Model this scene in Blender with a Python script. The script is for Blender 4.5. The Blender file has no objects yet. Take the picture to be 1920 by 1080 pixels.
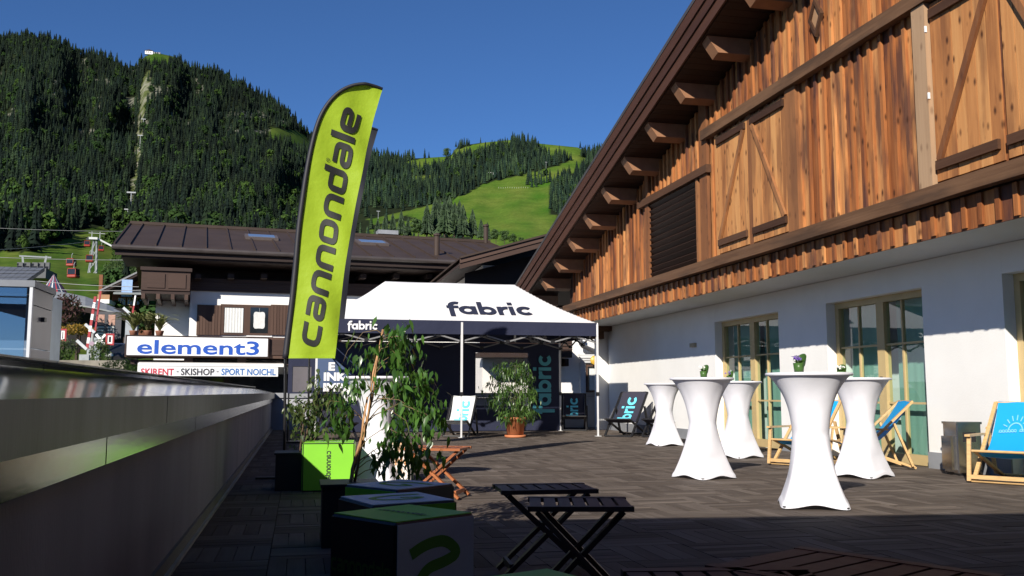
import bpy, math, random
import numpy as np
from mathutils import Vector, Matrix, noise as mnoise
random.seed(7)
R_ = math.radians
scene = bpy.context.scene
C_ = scene.collection

# ------------------------------------------------------------------ camera, sky, sun, exposure
FPX, HC = 1750.0, 0.94                      # focal length in px of a 1920 px wide picture, eye height in metres
PITCH, YAW = R_(6.39), R_(12.8)
cd = bpy.data.cameras.new('camera'); cam = bpy.data.objects.new('camera', cd); C_.objects.link(cam)
cam.location = (0, 0, HC); cam.rotation_euler = (math.pi/2 + PITCH, 0, -YAW)
cd.sensor_width = 36.0; cd.lens = FPX/1920*36.0; cd.clip_start = 0.05; cd.clip_end = 20000
scene.camera = cam

SUN_EL, SUN_AZ = R_(27.6), R_(214.9)         # azimuth clockwise from +Y
w = bpy.data.worlds.new('World'); scene.world = w; w.use_nodes = True
nt = w.node_tree; bg = nt.nodes['Background']
sky = nt.nodes.new('ShaderNodeTexSky'); sky.sky_type = 'NISHITA'; sky.sun_disc = False
sky.sun_elevation = SUN_EL; sky.sun_rotation = SUN_AZ
sky.altitude = 2200; sky.air_density = 1.0; sky.dust_density = 0.0; sky.ozone_density = 10.0
nt.links.new(sky.outputs[0], bg.inputs[0]); bg.inputs[1].default_value = 0.073

sl = bpy.data.lights.new('sun', 'SUN'); sun = bpy.data.objects.new('sun', sl); C_.objects.link(sun)
sl.energy = 4.8; sl.angle = R_(0.53); sl.color = (1.0, 0.93, 0.82)
sdir = Vector((-math.sin(SUN_AZ)*math.cos(SUN_EL), -math.cos(SUN_AZ)*math.cos(SUN_EL), -math.sin(SUN_EL)))
sun.rotation_euler = sdir.to_track_quat('-Z', 'Y').to_euler(); sun.location = (-20, -30, 30)

vs = scene.view_settings
vs.view_transform = 'Standard'; vs.look = 'None'; vs.exposure = 0.55; vs.gamma = 1.0; vs.use_curve_mapping = False
scene.render.engine = 'CYCLES'
cy = scene.cycles
cy.use_denoising = True
try: cy.denoiser = 'OPENIMAGEDENOISE'
except Exception: pass
cy.max_bounces = 8; cy.diffuse_bounces = 3; cy.glossy_bounces = 4; cy.transparent_max_bounces = 12
cy.transmission_bounces = 4; cy.caustics_reflective = False; cy.caustics_refractive = False
cy.sample_clamp_indirect = 6.0; cy.volume_bounces = 0

# ------------------------------------------------------------------ picture <-> place
fw = Vector((math.sin(YAW)*math.cos(PITCH), math.cos(YAW)*math.cos(PITCH), math.sin(PITCH)))
rt = Vector((math.cos(YAW), -math.sin(YAW), 0)); upv = rt.cross(fw); EYE = Vector((0, 0, HC))
def ray(x, y): return fw*FPX + rt*(x-960) + upv*(540-y)
def atZ(x, y, z=0.0): r = ray(x, y); return EYE + r*((z-HC)/r.z)
def atX(x, y, X): r = ray(x, y); return EYE + r*(X/r.x)
def atY(x, y, Y): r = ray(x, y); return EYE + r*(Y/r.y)
def atD(x, y, d): r = ray(x, y); return EYE + r*(d/math.hypot(r.x, r.y))
def proj(P):
    d = Vector(P)-EYE; k = d.dot(fw)
    return (960+FPX*d.dot(rt)/k, 540-FPX*d.dot(upv)/k, k)

# ------------------------------------------------------------------ mesh builder
class MB:
    def __init__(s): s.v = []; s.f = []
    def add(s, vs_, fs):
        n = len(s.v); s.v += [tuple(v) for v in vs_]; s.f += [tuple(i+n for i in f) for f in fs]; return s
    def box(s, a, b, M=None):
        (x0,y0,z0),(x1,y1,z1) = a, b
        x0,x1=min(x0,x1),max(x0,x1); y0,y1=min(y0,y1),max(y0,y1); z0,z1=min(z0,z1),max(z0,z1)
        P=[Vector(p) for p in ((x0,y0,z0),(x1,y0,z0),(x1,y1,z0),(x0,y1,z0),(x0,y0,z1),(x1,y0,z1),(x1,y1,z1),(x0,y1,z1))]
        if M is not None: P=[M@p for p in P]
        return s.add(P,[(3,2,1,0),(4,5,6,7),(0,1,5,4),(1,2,6,5),(2,3,7,6),(3,0,4,7)])
    def cbox(s, a, b, c=.01):
        """box with chamfered vertical and horizontal edges"""
        (x0,y0,z0),(x1,y1,z1)=a,b
        X=[(x0,x0+c),(x1,x1-c)];Y=[(y0,y0+c),(y1,y1-c)];Z=[(z0,z0+c),(z1,z1-c)]
        vs=[];idx={}
        for i in (0,1):
            for j in (0,1):
                for k in (0,1):
                    for ax in range(3):
                        p=[X[i][1],Y[j][1],Z[k][1]]; p[ax]=(X[i][0],Y[j][0],Z[k][0])[ax]
                        idx[i,j,k,ax]=len(vs); vs.append(p)
        fs=[]
        for ax in range(3):
            o=[a_ for a_ in range(3) if a_!=ax]
            for sd in (0,1):
                q=[]
                for (p_,q_) in ((0,0),(1,0),(1,1),(0,1)):
                    t=[0,0,0]; t[ax]=sd; t[o[0]]=p_; t[o[1]]=q_; q.append(idx[t[0],t[1],t[2],ax])
                if (sd==0)!=(ax==1): q=q[::-1]
                fs.append(q)
        for ax in range(3):
            o=[a_ for a_ in range(3) if a_!=ax]
            for p_ in (0,1):
                for q_ in (0,1):
                    k=[]
                    for e,fx in ((0,o[0]),(1,o[0]),(1,o[1]),(0,o[1])):
                        t=[0,0,0]; t[ax]=e; t[o[0]]=p_; t[o[1]]=q_; k.append(idx[t[0],t[1],t[2],fx])
                    fs.append(k)
        for i in (0,1):
            for j in (0,1):
                for k in (0,1): fs.append([idx[i,j,k,0],idx[i,j,k,1],idx[i,j,k,2]])
        return s.add(vs,fs)
    def beam(s, p, q, w, h, up=(0,0,1)):
        p,q=Vector(p),Vector(q); d=(q-p).normalized(); u=Vector(up)
        a=d.cross(u)
        if a.length<1e-4: a=d.cross(Vector((1,0,0)))
        a.normalize(); b=a.cross(d)
        P=[]
        for e in (p,q):
            for (i,j) in ((-1,-1),(1,-1),(1,1),(-1,1)): P.append(e+a*(i*w/2)+b*(j*h/2))
        return s.add(P,[(0,1,2,3),(7,6,5,4),(0,4,5,1),(1,5,6,2),(2,6,7,3),(3,7,4,0)])
    def tube(s, pts, r, n=8, cap=True):
        pts=[Vector(p) for p in pts]; rs=r if isinstance(r,(list,tuple)) else [r]*len(pts)
        V=[];F=[]
        for i,p in enumerate(pts):
            d=(pts[min(i+1,len(pts)-1)]-pts[max(i-1,0)]).normalized()
            a=d.cross(Vector((0,0,1)))
            if a.length<.05: a=d.cross(Vector((0,1,0)))
            a.normalize(); b=d.cross(a)
            for k in range(n):
                t=2*math.pi*k/n; V.append(p+(a*math.cos(t)+b*math.sin(t))*rs[i])
        for i in range(len(pts)-1):
            for k in range(n):
                k2=(k+1)%n; F.append((i*n+k,i*n+k2,(i+1)*n+k2,(i+1)*n+k))
        if cap: F.append(tuple(range(n-1,-1,-1))); F.append(tuple(range((len(pts)-1)*n,len(pts)*n)))
        return s.add(V,F)
    def lathe(s, prof, n=24, c=(0,0,0), cap=True):
        V=[];F=[]
        for (r,z) in prof:
            for k in range(n):
                t=2*math.pi*k/n; V.append((c[0]+r*math.cos(t),c[1]+r*math.sin(t),c[2]+z))
        for i in range(len(prof)-1):
            for k in range(n):
                k2=(k+1)%n; F.append((i*n+k,i*n+k2,(i+1)*n+k2,(i+1)*n+k))
        if cap: F.append(tuple(range(n-1,-1,-1))); F.append(tuple(range((len(prof)-1)*n,len(prof)*n)))
        return s.add(V,F)
    def grid(s, fn, nu, nv):
        V=[fn(i/nu,j/nv) for j in range(nv+1) for i in range(nu+1)]
        F=[(j*(nu+1)+i,j*(nu+1)+i+1,(j+1)*(nu+1)+i+1,(j+1)*(nu+1)+i) for j in range(nv) for i in range(nu)]
        return s.add(V,F)
    def prism(s, poly, vec):
        n=len(poly); vec=Vector(vec); P=[Vector(p) for p in poly]; Q=[p+vec for p in P]
        return s.add(P+Q,[tuple(range(n-1,-1,-1)),tuple(range(n,2*n))]+[(i,(i+1)%n,n+(i+1)%n,n+i) for i in range(n)])
    def mesh(s, name, mat, smooth=False):
        me=bpy.data.meshes.new(name); me.from_pydata(s.v,[],s.f); me.update()
        if mat is not None: me.materials.append(mat)
        if smooth: me.polygons.foreach_set('use_smooth',[True]*len(me.polygons))
        return me
    def build(s, name, mat, parent=None, smooth=False, loc=None):
        if loc is not None:
            s.v=[(a-loc[0],b-loc[1],c-loc[2]) for a,b,c in s.v]
        return ob(name, s.mesh(name,mat,smooth), parent, loc)

def ob(name, me, parent=None, loc=None, rz=0):
    o=bpy.data.objects.new(name, me); C_.objects.link(o)
    if loc is not None: o.location=loc
    if rz: o.rotation_euler=(0,0,rz)
    if parent is not None: o.parent=parent
    return o
def tag(o, label=None, cat=None, group=None, kind=None):
    if label: o['label']=label
    if cat: o['category']=cat
    if group: o['group']=group
    if kind: o['kind']=kind
    return o
def thing(name, label, cat, loc=(0,0,0), rz=0, group=None):
    return tag(ob(name, None, None, loc, rz), label, cat, group)
def copy_tree(o, parent=None):
    c=o.copy(); C_.objects.link(c)
    if parent is not None: c.parent=parent
    for ch in list(o.children): copy_tree(ch, c)
    return c
def struct(o): o['kind']='structure'; return o

# ------------------------------------------------------------------ materials
MATS={}
def newmat(name):
    m=bpy.data.materials.new(name); m.use_nodes=True; t=m.node_tree
    return m,t,t.nodes['Principled BSDF']
def col4(c): return (c[0],c[1],c[2],1)
def coords(t, rand=True, scale=(1,1,1)):
    tc=t.nodes.new('ShaderNodeTexCoord'); mp=t.nodes.new('ShaderNodeMapping'); mp.inputs['Scale'].default_value=scale
    out=tc.outputs['Object']
    if rand:
        oi=t.nodes.new('ShaderNodeObjectInfo'); ge=t.nodes.new('ShaderNodeNewGeometry')
        ad=t.nodes.new('ShaderNodeMath'); ad.operation='ADD'
        t.links.new(oi.outputs['Random'],ad.inputs[0]); t.links.new(ge.outputs['Random Per Island'],ad.inputs[1])
        fr=t.nodes.new('ShaderNodeMath'); fr.operation='FRACT'; t.links.new(ad.outputs[0],fr.inputs[0])
        mu=t.nodes.new('ShaderNodeMath'); mu.operation='MULTIPLY'; mu.inputs[1].default_value=37.0; t.links.new(fr.outputs[0],mu.inputs[0])
        va=t.nodes.new('ShaderNodeVectorMath'); va.operation='ADD'
        t.links.new(out,va.inputs[0]); t.links.new(mu.outputs[0],va.inputs[1]); out=va.outputs[0]
        t.links.new(out,mp.inputs['Vector']); return mp.outputs[0], fr.outputs[0]
    t.links.new(out,mp.inputs['Vector']); return mp.outputs[0], None
def ramp(t, fac, stops):
    r=t.nodes.new('ShaderNodeValToRGB'); e=r.color_ramp.elements
    while len(e)<len(stops): e.new(0.5)
    for k,(p,c) in enumerate(stops): e[k].position=p; e[k].color=col4(c)
    t.links.new(fac,r.inputs[0]); return r.outputs[0]
def noise_n(t, vec, scale, detail=3, rough=.55):
    n=t.nodes.new('ShaderNodeTexNoise'); n.inputs['Scale'].default_value=scale; n.inputs['Detail'].default_value=detail
    n.inputs['Roughness'].default_value=rough; t.links.new(vec,n.inputs['Vector']); return n.outputs[0]
def bump(t, b, h, strength, dist=.01):
    n=t.nodes.new('ShaderNodeBump'); n.inputs['Strength'].default_value=strength; n.inputs['Distance'].default_value=dist
    t.links.new(h,n.inputs['Height']); t.links.new(n.outputs[0],b.inputs['Normal'])
def mixc(t, a, b, fac, mode='MIX'):
    m=t.nodes.new('ShaderNodeMix'); m.data_type='RGBA'; m.blend_type=mode
    for s_,v in ((m.inputs[6],a),(m.inputs[7],b)):
        if isinstance(v,(tuple,list)): s_.default_value=col4(v)
        else: t.links.new(v,s_)
    if isinstance(fac,(int,float)): m.inputs[0].default_value=fac
    else: t.links.new(fac,m.inputs[0])
    return m.outputs[2]
def mathn(t, op, a, b=0.0):
    m=t.nodes.new('ShaderNodeMath'); m.operation=op
    for i,v in enumerate((a,b)):
        if isinstance(v,(int,float)): m.inputs[i].default_value=v
        else: t.links.new(v,m.inputs[i])
    return m.outputs[0]
def plain(name, c, rough=.6, var=.12, scale=6, bmp=0, bscale=60, metal=0, spec=.5, rand=False, stretch=(1,1,1)):
    if name in MATS: return MATS[name]
    m,t,b=newmat(name)
    v,fr=coords(t,rand,stretch)
    n=noise_n(t,v,scale,4)
    lo=tuple(x*(1-var) for x in c); hi=tuple(min(1,x*(1+var)) for x in c)
    t.links.new(ramp(t,n,[(.3,lo),(.7,hi)]),b.inputs['Base Color'])
    b.inputs['Roughness'].default_value=rough; b.inputs['Metallic'].default_value=metal
    b.inputs['Specular IOR Level'].default_value=spec
    if bmp: bump(t,b,noise_n(t,v,bscale,3),bmp)
    MATS[name]=m; return m
def wood(name, stops, axis=2, grain=1.0, rough=.65, knots=0.0, stain=(.05,.035,.035), stain_amt=.0, bmp=.35, sat=1.0):
    """board wood: each board its own tone, grain along the given axis, optional knots and dark weather stains"""
    if name in MATS: return MATS[name]
    m,t,b=newmat(name)
    sc=[14*grain]*3; sc[axis]=.7*grain
    v,fr=coords(t,True,sc)
    g=noise_n(t,v,1.6,6,.62)
    f=mathn(t,'ADD',mathn(t,'MULTIPLY',fr,.52),mathn(t,'MULTIPLY',g,.62))
    f=mathn(t,'SUBTRACT',f,.05)
    c=ramp(t,f,stops)
    sc2=[3.0]*3; sc2[axis]=.55
    v2,_=coords(t,True,sc2)
    if stain_amt:
        n2=noise_n(t,v2,1.3,4)
        fac=mathn(t,'MULTIPLY',ramp(t,n2,[(.48,(0,0,0)),(.62,(1,1,1))]),stain_amt)
        c=mixc(t,c,stain,fac)
    if knots:
        sc3=[9.0]*3; sc3[axis]=4.2
        v3,_=coords(t,True,sc3)
        vo=t.nodes.new('ShaderNodeTexVoronoi'); vo.inputs['Scale'].default_value=1.0; t.links.new(v3,vo.inputs['Vector'])
        k=ramp(t,vo.outputs['Distance'],[(.08,(1,1,1)),(.25,(0,0,0))])
        c=mixc(t,c,(.06,.022,.010),mathn(t,'MULTIPLY',k,knots))
    t.links.new(c,b.inputs['Base Color']); b.inputs['Roughness'].default_value=rough
    b.inputs['Specular IOR Level'].default_value=.3
    bump(t,b,g,bmp,.006)
    MATS[name]=m; return m
def emissionless(c): return c
def glass(name, tint=(.8,.9,.88), refl=1.0, ior=1.5):
    if name in MATS: return MATS[name]
    m=bpy.data.materials.new(name); m.use_nodes=True; t=m.node_tree; t.nodes.clear()
    o=t.nodes.new('ShaderNodeOutputMaterial'); tr=t.nodes.new('ShaderNodeBsdfTransparent'); tr.inputs[0].default_value=col4(tint)
    gl=t.nodes.new('ShaderNodeBsdfGlossy'); gl.inputs['Roughness'].default_value=.01; gl.inputs[0].default_value=(.95,.97,1,1)
    ge=t.nodes.new('ShaderNodeNewGeometry'); dt=t.nodes.new('ShaderNodeVectorMath'); dt.operation='DOT_PRODUCT'
    t.links.new(ge.outputs['Incoming'],dt.inputs[0]); t.links.new(ge.outputs['Normal'],dt.inputs[1])
    f0=((ior-1)/(ior+1))**2*refl
    mu=mathn(t,'ADD',mathn(t,'MULTIPLY',mathn(t,'POWER',mathn(t,'SUBTRACT',1.0,mathn(t,'ABSOLUTE',dt.outputs['Value'])),5.0),1-f0),f0)
    mx=t.nodes.new('ShaderNodeMixShader')
    cl=t.nodes.new('ShaderNodeClamp'); t.links.new(mu,cl.inputs[0])
    t.links.new(cl.outputs[0],mx.inputs[0]); t.links.new(tr.outputs[0],mx.inputs[1]); t.links.new(gl.outputs[0],mx.inputs[2])
    t.links.new(mx.outputs[0],o.inputs[0]); MATS[name]=m; return m
def leafmat(name, c0, c1, rough=.42, trans=.25):
    if name in MATS: return MATS[name]
    m,t,b=newmat(name)
    ge=t.nodes.new('ShaderNodeNewGeometry'); oi=t.nodes.new('ShaderNodeObjectInfo')
    f=mathn(t,'FRACT',mathn(t,'ADD',ge.outputs['Random Per Island'],oi.outputs['Random']))
    c=ramp(t,f,[(0,c0),(1,c1)])
    t.links.new(c,b.inputs['Base Color']); b.inputs['Roughness'].default_value=rough
    tl=t.nodes.new('ShaderNodeBsdfTranslucent'); t.links.new(mixc(t,c,(.35,.6,.05),.35),tl.inputs[0])
    mx=t.nodes.new('ShaderNodeMixShader'); mx.inputs[0].default_value=trans
    out=t.nodes['Material Output']
    t.links.new(b.outputs[0],mx.inputs[1]); t.links.new(tl.outputs[0],mx.inputs[2]); t.links.new(mx.outputs[0],out.inputs[0])
    MATS[name]=m; return m
def cloth(name, c, trans=.2, rough=.75, weave=900, wrinkle=.0, wscale=5):
    if name in MATS: return MATS[name]
    m,t,b=newmat(name)
    v,_=coords(t,False)
    n=noise_n(t,v,3,3); cc=ramp(t,n,[(.3,tuple(x*.96 for x in c)),(.7,c)])
    t.links.new(cc,b.inputs['Base Color']); b.inputs['Roughness'].default_value=rough; b.inputs['Specular IOR Level'].default_value=.25
    if wrinkle: bump(t,b,noise_n(t,v,wscale,3),wrinkle,.03)
    if trans:
        tl=t.nodes.new('ShaderNodeBsdfTranslucent'); t.links.new(cc,tl.inputs[0])
        mx=t.nodes.new('ShaderNodeMixShader'); mx.inputs[0].default_value=trans; out=t.nodes['Material Output']
        t.links.new(b.outputs[0],mx.inputs[1]); t.links.new(tl.outputs[0],mx.inputs[2]); t.links.new(mx.outputs[0],out.inputs[0])
    MATS[name]=m; return m

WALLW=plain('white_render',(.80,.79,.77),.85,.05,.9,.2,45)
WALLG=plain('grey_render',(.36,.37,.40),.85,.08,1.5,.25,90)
DARKWOOD=wood('dark_beam_wood',[(.1,(.028,.013,.008)),(.5,(.065,.030,.016)),(.9,(.11,.055,.030))],1,.8)
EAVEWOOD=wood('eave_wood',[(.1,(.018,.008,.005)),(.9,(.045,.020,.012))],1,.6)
BOARD=wood('barn_board',[(.05,(.075,.024,.011)),(.28,(.20,.066,.022)),(.52,(.37,.140,.045)),(.78,(.54,.25,.090)),(1,(.66,.38,.165))],2,1.25,.6,.95,(.06,.028,.026),.8,.6)
SHUTTER=wood('shutter_board',[(.05,(.28,.105,.035)),(.5,(.48,.215,.075)),(1,(.64,.34,.13))],2,1.25,.6,.95,(.12,.045,.022),.55,.6)
GREYPOST=wood('weathered_post_wood',[(.1,(.24,.14,.078)),(.9,(.46,.31,.19))],2,1,.7,.4)
POSTWOOD=wood('post_wood',[(.1,(.15,.055,.022)),(.9,(.33,.15,.06))],2,1,.65,.5,(.07,.03,.02),.4)
BROWNPAINT=wood('brown_stained_wood',[(.1,(.045,.026,.020)),(.9,(.085,.05,.038))],0,.6,.6)
BROWNV=wood('brown_shutter_wood',[(.1,(.055,.030,.022)),(.9,(.10,.058,.042))],2,.6,.6)
BLACKM=plain('black_metal',(.012,.012,.014),.4,.2,8)
ALU=plain('aluminium_pole',(.62,.62,.63),.35,.05,4,metal=0.0,spec=.6)
STEEL=plain('brushed_steel',(.55,.54,.53),.22,.08,3,metal=1.0,stretch=(30,30,1))
WHITEP=plain('white_paint',(.8,.8,.8),.5,.04)
BLACKP=plain('black_print',(.012,.012,.016),.6,.1)
NAVY=cloth('navy_canvas',(.022,.026,.055),.04,.75,wrinkle=.5,wscale=3)
# ------------------------------------------------------------------ lettering as flat strokes
def arc(cx,cy,r,a0,a1,n=14): return [(cx+r*math.cos(R_(a0+(a1-a0)*i/n)),cy+r*math.sin(R_(a0+(a1-a0)*i/n))) for i in range(n+1)]
def rounded(pts, r, closed=False, n=5):
    out=[]; N=len(pts)
    for i,p in enumerate(pts):
        if not closed and i in (0,N-1): out.append(p); continue
        a,b=Vector(pts[i-1]),Vector(pts[(i+1)%N]); p=Vector(p)
        da,db=(a-p),(b-p); ra=min(r,da.length*.5 if (closed or i>1) else da.length, db.length*.5 if (closed or i<N-2) else db.length)
        s,e=p+da.normalized()*ra,p+db.normalized()*ra
        for k in range(n+1):
            t=k/n; q=s*(1-t)**2+p*(2*t*(1-t))+e*t*t; out.append((q.x,q.y))
    return out
def dens(pts, step, closed):
    out=[]; N=len(pts)
    for i in range(N if closed else N-1):
        a,b=pts[i],pts[(i+1)%N]; k=max(1,int(math.hypot(b[0]-a[0],b[1]-a[1])/step))
        for j in range(k): out.append((a[0]+(b[0]-a[0])*j/k,a[1]+(b[1]-a[1])*j/k))
    if not closed: out.append(pts[-1])
    return out
def ribbon(mb, pts, wd, fmap, k, closed=False, step=.2):
    pts=dens(pts,step,closed); N=len(pts); V=[];F=[]
    for i in range(N):
        a=Vector(pts[i-1] if (i>0 or closed) else pts[i]); b=Vector(pts[(i+1)%N] if (i<N-1 or closed) else pts[i])
        p=Vector(pts[i]); d1=(p-a) if (p-a).length>1e-9 else (b-p); d2=(b-p) if (b-p).length>1e-9 else (p-a)
        d1=d1.normalized(); d2=d2.normalized(); n1=Vector((-d1.y,d1.x)); n2=Vector((-d2.y,d2.x)); nn=(n1+n2)
        if nn.length<.2: nn=n1
        nn.normalize(); l=wd/2/max(.5,nn.dot(n1))
        for s in (1,-1): q=p+nn*l*s; V.append(fmap(q.x,q.y,k))
    M=N if closed else N-1
    for i in range(M):
        j=(i+1)%N; F.append((2*i,2*j,2*j+1,2*i+1))
    mb.add(V,F)
def fabric_word(letters='fabric', wd=.27):
    S=[]; x=0
    for ch in letters:
        L=[]; adv=1.1
        if ch=='f': L=[([(.3,-.28),(.3,1.02)]+arc(.62,1.02,.32,180,62)[1:],0),([(.05,.86),(.74,.86)],0)]; adv=.72
        if ch=='a': L=[(arc(.5,.5,.365,0,360,24)[:-1],1),([(.87,0),(.87,1)],0)]; adv=1.13
        if ch=='b': L=[(arc(.5,.5,.365,0,360,24)[:-1],1),([(.13,0),(.13,1.5)],0)]; adv=1.1
        if ch=='r': L=[([(.13,0),(.13,1)],0),(arc(.52,.47,.39,170,75,8),0)]; adv=.68
        if ch=='i': L=[([(.13,0),(.13,1)],0),([(.13,1.18),(.13,1.46)],0)]; adv=.4
        if ch=='c': L=[(arc(.5,.5,.365,42,318,18),0)]; adv=.98
        for p,c in L: S.append(([(a+x,b) for a,b in p],c))
        x+=adv
    return S,x,wd
def square_word(letters, wd=.235):
    S=[]; x=0
    for ch in letters:
        adv=1.0; r=.3
        if ch=='c': L=[(rounded([(.84,.885),(.115,.885),(.115,.115),(.84,.115)],r),0)]
        elif ch=='a': L=[(rounded([(.1,.885),(.785,.885),(.785,.115),(.115,.115),(.115,.5),(.70,.5)],.22),0)]
        elif ch=='n': L=[(rounded([(.115,0),(.115,.885),(.785,.885),(.785,0)],r),0)]
        elif ch=='o': L=[(rounded([(.115,.5),(.115,.885),(.785,.885),(.785,.115),(.115,.115)],r,True),1)]
        elif ch=='d': L=[(rounded([(.115,.5),(.115,.885),(.785,.885),(.785,.115),(.115,.115)],.26,True),1),([(.785,.3),(.785,1.32)],0)]
        elif ch=='l': L=[([(.115,0),(.115,1.32)],0)]; adv=.33
        elif ch=='e': L=[(rounded([(.8,.115),(.115,.115),(.115,.885),(.785,.885),(.785,.5),(.24,.5)],.26),0)]
        for p,c in L: S.append(([(a+x,b) for a,b in p],c))
        x+=adv
    return S,x,wd
def word_mesh(word, fmap, name, mat, parent, step=.2):
    S,x,wd=word; mb=MB()
    for k,(p,c) in enumerate(S): ribbon(mb,p,wd,fmap,k,bool(c),step)
    return mb.build(name,mat,parent)
def text_obj(body, name, mat, parent, size, M, bold=0.0, sx=1.0, align='CENTER', space=1.0, ext=.004):
    cu=bpy.data.curves.new('lettering','FONT'); cu.body=body; cu.size=size; cu.align_x=align; cu.align_y='CENTER'
    cu.offset=bold; cu.extrude=ext; cu.space_character=space; cu.resolution_u=3
    tmp=bpy.data.objects.new('lettering',cu); C_.objects.link(tmp)
    dg=bpy.context.evaluated_depsgraph_get(); me=bpy.data.meshes.new_from_object(tmp.evaluated_get(dg))
    bpy.data.objects.remove(tmp); bpy.data.curves.remove(cu)
    me.transform(M@Matrix.Diagonal((sx,1,1,1))); me.materials.clear(); me.materials.append(mat)
    return ob(name, me, parent)
def facing(loc, right, up):
    r=Vector(right).normalized(); u=Vector(up).normalized(); n=r.cross(u)
    return Matrix(((r.x,u.x,n.x,loc[0]),(r.y,u.y,n.y,loc[1]),(r.z,u.z,n.z,loc[2]),(0,0,0,1)))
# ------------------------------------------------------------------ terrain: valley, mountain, ski hill, forest
SKYL=[(-1600,330),(-900,220),(-400,120),(-100,64),(0,58),(50,50),(110,62),(150,88),(172,84),(200,92),(240,112),(262,110),(290,98),(330,107),(400,117),(460,146),(510,172),(550,206),(590,248),(640,272),(700,276),(760,282),(830,278),(900,268),(960,262),(1000,268),(1040,272),(1090,277),(1140,262),(1200,238),(1400,215),(1900,260),(2600,360),(3600,430)]
def interp(tab,x):
    for (a,b),(c,d) in zip(tab,tab[1:]):
        if x<=c: t=max(0,(x-a)/(c-a)); return b+(d-b)*t
    return tab[-1][1]
BARE=[(258,345),(845,1100)]
def sky_y(px):
    y=interp(SKYL,px)
    k=16
    for a,b in BARE:
        if a<px<b: k=min(k, 16*max(0,1-min(px-a,b-px)/12))
    return y+k
def ridge_r(px): return interp([(-1600,1100),(0,1500),(560,1450),(700,1500),(1300,1500),(3600,1100)],px)
RK=[(0,46),(.05,62),(.24,150),(.42,330)]
def t_dist(px,y):
    ys=sky_y(px); s=(705-y)/(705-ys)
    r=interp(RK+[(1.0,ridge_r(px))],s)
    n=mnoise.noise(Vector((px/85+y/260,y/240,0)))*.17+mnoise.noise(Vector((px/31,y/70,5)))*.07
    n*=interp([(0,1),(620,1),(700,.28),(1110,.28),(1200,.6)],px)
    return r*(1+n*min(1,max(0,(s-.3)*3))*min(1,max(0.0,(1-s)*6)))
def surf(px,y): return atD(px,y,t_dist(px,y))
POLY={
 'grass':[[(690,412),(760,396),(800,386),(850,375),(880,362),(905,345),(950,335),(1000,323),(1050,309),(1098,292),(1102,303),(1085,322),(1050,332),(1032,347),(1030,398),(1050,412),(1062,428),(1075,470),(930,470),(905,440),(895,415),(880,403),(850,403),(800,408),(760,404),(700,424)],
  [(828,294),(870,276),(905,266),(960,258),(990,258),(905,287),(880,290),(845,302)],
  [(1002,262),(1050,270),(1095,276),(1088,300),(1050,297),(1010,285)],
  [(755,303),(825,293),(860,301),(830,313),(790,320),(770,314)],
  [(505,240),(545,242),(575,254),(582,276),(540,266),(500,262)],
  [(262,100),(300,94),(340,104),(315,124),(283,127)]],
 'strip':[[(283,127),(277,190),(272,215),(266,300),(259,340),(250,410),(236,410),(250,330),(260,215),(262,165),(272,140)]],
 'valley':[[(-900,480),(60,472),(95,458),(135,441),(160,428),(195,425),(212,438),(240,452),(300,470),(360,520),(360,705),(-900,705)]],
}
def inpoly(x,y,P):
    c=False; j=len(P)-1
    for i in range(len(P)):
        if (P[i][1]>y)!=(P[j][1]>y) and x<(P[j][0]-P[i][0])*(y-P[i][1])/(P[j][1]-P[i][1])+P[i][0]: c=not c
        j=i
    return c
def zone(px,y,jit=5):
    q=Vector((px/17,y/13,3)); dx=mnoise.noise(q)*jit; dy=mnoise.noise(q+Vector((9,4,1)))*jit*.7
    for k,L in POLY.items():
        for P in L:
            if inpoly(px+dx,y+dy,P): return k
    return 'forest'
def opened(x,y,z_=None):
    if x>1032 or x<640: return False
    hp=1750*17/t_dist(x,y)
    return y>330 and (zone(x,y-.55*hp,4)=='grass' or zone(x,y-.95*hp,4)=='grass')
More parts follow.
